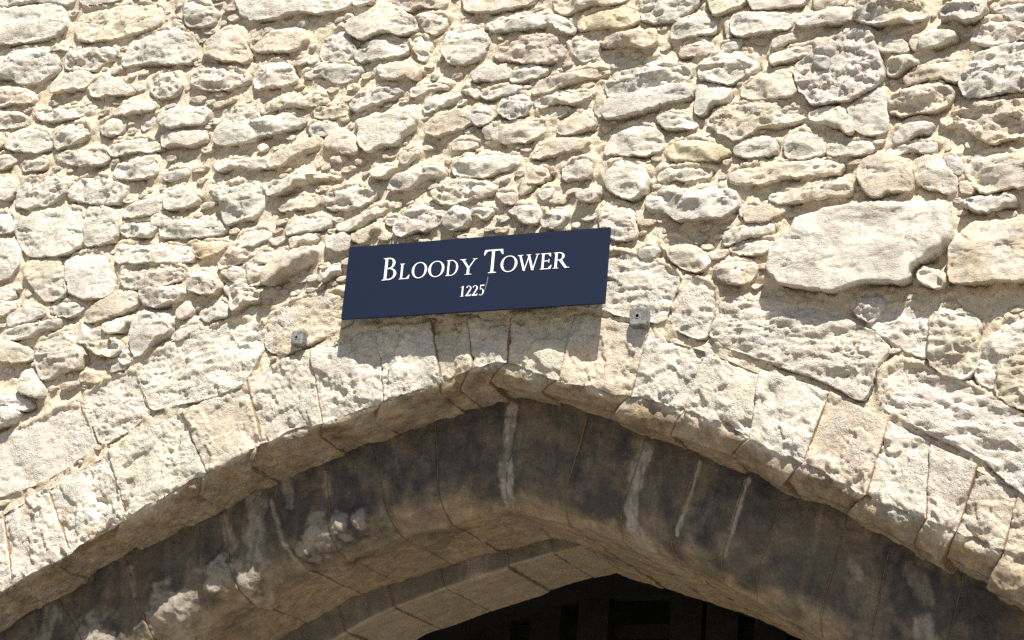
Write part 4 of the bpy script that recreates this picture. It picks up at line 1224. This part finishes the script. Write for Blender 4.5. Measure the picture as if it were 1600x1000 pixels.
# ---------------------------------------------------------------- the sign
SY = -0.112
TL, TR, BR, BL = W(545, 385, SY), W(953, 356, SY), W(945, 472, SY), W(534, 500, SY)
sw = (np.linalg.norm(TR - TL) + np.linalg.norm(BR - BL)) / 2
sh = (np.linalg.norm(TL - BL) + np.linalg.norm(TR - BR)) / 2
sc_ = (TL + TR + BR + BL) / 4
ux = (TR - TL) + (BR - BL); ux /= np.linalg.norm(ux)
uz = np.array([-ux[2], 0, ux[0]])
print('SIGN', sw, sh, 'rot', math.degrees(math.atan2(ux[2], ux[0])), 'left edge lean', TL - BL, TR - BR, 'cam', CAM, 'centre', sc_)
sign = thing('tower_sign', tuple(sc_), 'long navy blue rectangular sign with white serif lettering above the arch point', 'sign')
def S3(u, v, y):          # sign coordinates: u to the right, v up, from the lower left corner
    q = sc_ + ux * (u - sw / 2) + uz * (v - sh / 2)
    return (q[0], SY + y, q[2])
def sign_part(name, polys, y0, y1, mat, bev=0.0):
    V, Fq = [], []
    for k, poly in enumerate(polys):
        a = np.array(poly)
        area = 0.5 * np.sum(a[:, 0] * np.roll(a[:, 1], -1) - np.roll(a[:, 0], -1) * a[:, 1])
        if area < 0: poly = list(poly)[::-1]
        n0 = len(V); n_ = len(poly)
        V += [S3(u, v, y0 - 0.00004 * k) for u, v in poly] + [S3(u, v, y1) for u, v in poly]
        Fq.append(tuple(range(n0, n0 + n_)))
        Fq.append(tuple(range(n0 + 2 * n_ - 1, n0 + n_ - 1, -1)))
        for i in range(n_):
            j = (i + 1) % n_
            Fq.append((n0 + j, n0 + i, n0 + n_ + i, n0 + n_ + j))
    return mesh_obj(name, V, Fq, mat, sign, smooth=False)
e = 0.0015
sign_part('panel', [[(e, 0), (sw - e, 0), (sw, e), (sw, sh - e), (sw - e, sh), (e, sh), (0, sh - e), (0, e)]], 0.0, 0.012, M_SIGN)
sign_part('back_rail', [[(0.06, 0.06), (sw - 0.06, 0.06), (sw - 0.06, 0.10), (0.06, 0.10)]], 0.0122, 0.045, M_EDGE)
sign_part('back_rail', [[(0.06, sh - 0.10), (sw - 0.06, sh - 0.10), (sw - 0.06, sh - 0.06), (0.06, sh - 0.06)]], 0.0122, 0.045, M_EDGE)
for px_ in (0.14, sw - 0.14):
    sign_part('standoff', [[(px_ + 0.012 * math.cos(t), sh / 2 + 0.012 * math.sin(t)) for t in np.linspace(0, 2 * math.pi, 12, endpoint=False)]], 0.0125, 0.125, M_EDGE)

TH, TN, SF = 0.112, 0.045, 0.040
def rect(x0, y0, x1, y1): return [(x0, y0), (x1, y0), (x1, y1), (x0, y1)]
def serif(xc, y, half, up):      # flared serif slab
    s = 1 if up else -1
    return [(xc - half, y), (xc + half, y), (xc + half, y + s * 0.022), (xc + half * 0.45, y + s * SF), (xc - half * 0.45, y + s * SF), (xc - half, y + s * 0.022)]
def stem(x, w=TH, y0=0.0, y1=1.0, sl=0.085):
    return [rect(x, y0, x + w, y1), serif(x + w / 2, y0, w / 2 + sl, True), serif(x + w / 2, y1, w / 2 + sl, False)]
def bowl(cx, cy, rx, ry, a0, a1, ts, tt_, n=22, tilt=0.0):
    out = []
    A = np.linspace(math.radians(a0), math.radians(a1), n)
    def o_(t): return (cx + rx * math.cos(t), cy + ry * math.sin(t))
    def i_(t):
        k = abs(math.cos(t - tilt))
        return (cx + (rx - (tt_ + (ts - tt_) * k)) * math.cos(t), cy + (ry - tt_) * math.sin(t) * 1.0)
    for a, b in zip(A[:-1], A[1:]):
        out.append([o_(a), o_(b), i_(b), i_(a)])
    return out
def diag(x0, y0, x1, y1, w):
    return [(x0 - w / 2, y0), (x0 + w / 2, y0), (x1 + w / 2, y1), (x1 - w / 2, y1)]
def term(x, y, dx, dy):          # beaked terminal at the end of a thin bar
    return [(x, y), (x, y + dy), (x - abs(dx) * 0.35, y + dy), (x - abs(dx), y)] if dx > 0 else [(x, y), (x + abs(dx), y), (x + abs(dx) * 0.35, y + dy), (x, y + dy)]
GL = {
 'B': (0.66, stem(0.09) + bowl(0.27, 0.755, 0.27, 0.245, -90, 90, TH, TN) + bowl(0.28, 0.27, 0.35, 0.27, -90, 90, TH, TN) + [rect(0.15, 0.948, 0.28, 1.0), rect(0.15, 0.0, 0.29, TN), rect(0.2, 0.49, 0.30, 0.54)]),
 'L': (0.62, stem(0.09) + [rect(0.1, 0.0, 0.58, TN), [(0.58, 0), (0.63, 0.25), (0.59, 0.25), (0.44, TN), (0.44, 0)]]),
 'O': (0.86, bowl(0.43, 0.5, 0.43, 0.52, 0, 360, TH + 0.01, TN, 44, 0.12)),
 'D': (0.84, stem(0.09) + bowl(0.32, 0.5, 0.49, 0.5, -90, 90, TH + 0.01, TN, 30) + [rect(0.15, 0.948, 0.34, 1.0), rect(0.15, 0.0, 0.34, TN)]),
 'Y': (0.80, [diag(0.42, 0.42, 0.12, 0.99, TH), diag(0.43, 0.42, 0.70, 0.99, TN * 1.1), rect(0.355, 0.0, 0.355 + TH * 0.95, 0.47), serif(0.425, 0, 0.16, True), serif(0.13, 1.0, 0.15, False), serif(0.70, 1.0, 0.11, False)]),
 'T': (0.82, [rect(0.34, 0.0, 0.34 + TH, 0.98), serif(0.41, 0, 0.17, True), rect(0.03, 0.945, 0.79, 1.0), [(0.03, 1.0), (0.0, 0.78), (0.04, 0.78), (0.15, 0.945)], [(0.79, 1.0), (0.82, 0.78), (0.78, 0.78), (0.67, 0.945)]]),
 'W': (1.22, [diag(0.40, 0.0, 0.13, 0.99, TH), diag(0.40, 0.0, 0.64, 0.99, TN * 1.1), diag(0.86, 0.0, 0.60, 0.99, TH), diag(0.87, 0.0, 1.09, 0.99, TN * 1.1), serif(0.14, 1.0, 0.15, False), serif(0.60, 1.0, 0.13, False), serif(1.09, 1.0, 0.11, False)]),
 'E': (0.64, stem(0.09) + [rect(0.1, 0.948, 0.55, 1.0), rect(0.1, 0.0, 0.58, TN), rect(0.2, 0.49, 0.47, 0.54), [(0.55, 1.0), (0.56, 0.78), (0.525, 0.78), (0.42, 0.948), (0.42, 1.0)], [(0.58, 0), (0.63, 0.24), (0.59, 0.24), (0.44, TN), (0.44, 0)], [(0.45, 0.40), (0.485, 0.40), (0.485, 0.63), (0.45, 0.63)]]),
 'R': (0.78, stem(0.09) + bowl(0.27, 0.745, 0.28, 0.255, -90, 90, TH, TN) + [rect(0.15, 0.948, 0.28, 1.0), rect(0.2, 0.49, 0.28, 0.54), [(0.27, 0.52), (0.43, 0.52), (0.70, 0.04), (0.82, 0.03), (0.82, 0.0), (0.60, 0.0)]]),
 '1': (0.40, [rect(0.15, 0.0, 0.27, 1.0), serif(0.21, 0, 0.16, True), [(0.15, 1.0), (0.15, 0.92), (0.03, 0.87), (0.03, 0.90), (0.24, 1.0)]]),
 '2': (0.58, bowl(0.27, 0.73, 0.25, 0.27, -25, 160, 0.12, TN) + [[(0.04, 0.03), (0.18, 0.06), (0.50, 0.60), (0.385, 0.64)], rect(0.03, 0.0, 0.50, 0.095), [(0.50, 0.0), (0.55, 0.2), (0.51, 0.2), (0.44, 0.09)]]),
 '5': (0.56, bowl(0.22, 0.32, 0.28, 0.32, -130, 110, 0.12, TN, 26) + [rect(0.12, 0.90, 0.47, 1.0), rect(0.12, 0.56, 0.17, 0.95), [(0.47, 1.0), (0.52, 1.06), (0.48, 0.90)]]),
}
def put(ch, u0, v0, hgt, width, name):
    w, polys = GL[ch]
    k = width / w
    out = [[(u0 + x * k, v0 + y * hgt) for x, y in p] for p in polys]
    sign_part(name, out, -0.0016, 0.0005, M_WHITE)
# survey positions: px along the sign's 408 px width
def up(px): return (px - 538.0) / 409.5 * sw
base = sh * (1 - 0.503)
LET = [('B', 597.5, 621.5, .305), ('L', 625, 642, .212), ('O', 645.5, 669.5, .212), ('O', 672, 697, .212), ('D', 700, 719.5, .212), ('Y', 721.5, 748, .212),
       ('T', 758, 788, .315), ('O', 785.5, 811, .212), ('W', 811, 845, .212), ('E', 846, 864, .212), ('R', 865.5, 889.5, .212)]
for ch, a, b, h in LET:
    put(ch, up(a), base, sh * h, up(b) - up(a), 'letter')
b2 = sh * (1 - 0.795)
for ch, a, b in (('1', 719.5, 727), ('2', 728.5, 738), ('2', 738.5, 748), ('5', 749, 758)):
    put(ch, up(a + 6), b2, sh * 0.138, up(b) - up(a), 'digit')
sign_part('drip_mark', [[(up(766.6), sh * .45), (up(767.8), sh * .45), (up(767.2), sh * .37), (up(765.6), sh * .31), (up(764.2), sh * .26), (up(763.6), sh * .26), (up(764.6), sh * .32), (up(766.2), sh * .38)]], -0.0008, 0.0005, M_DRIP)
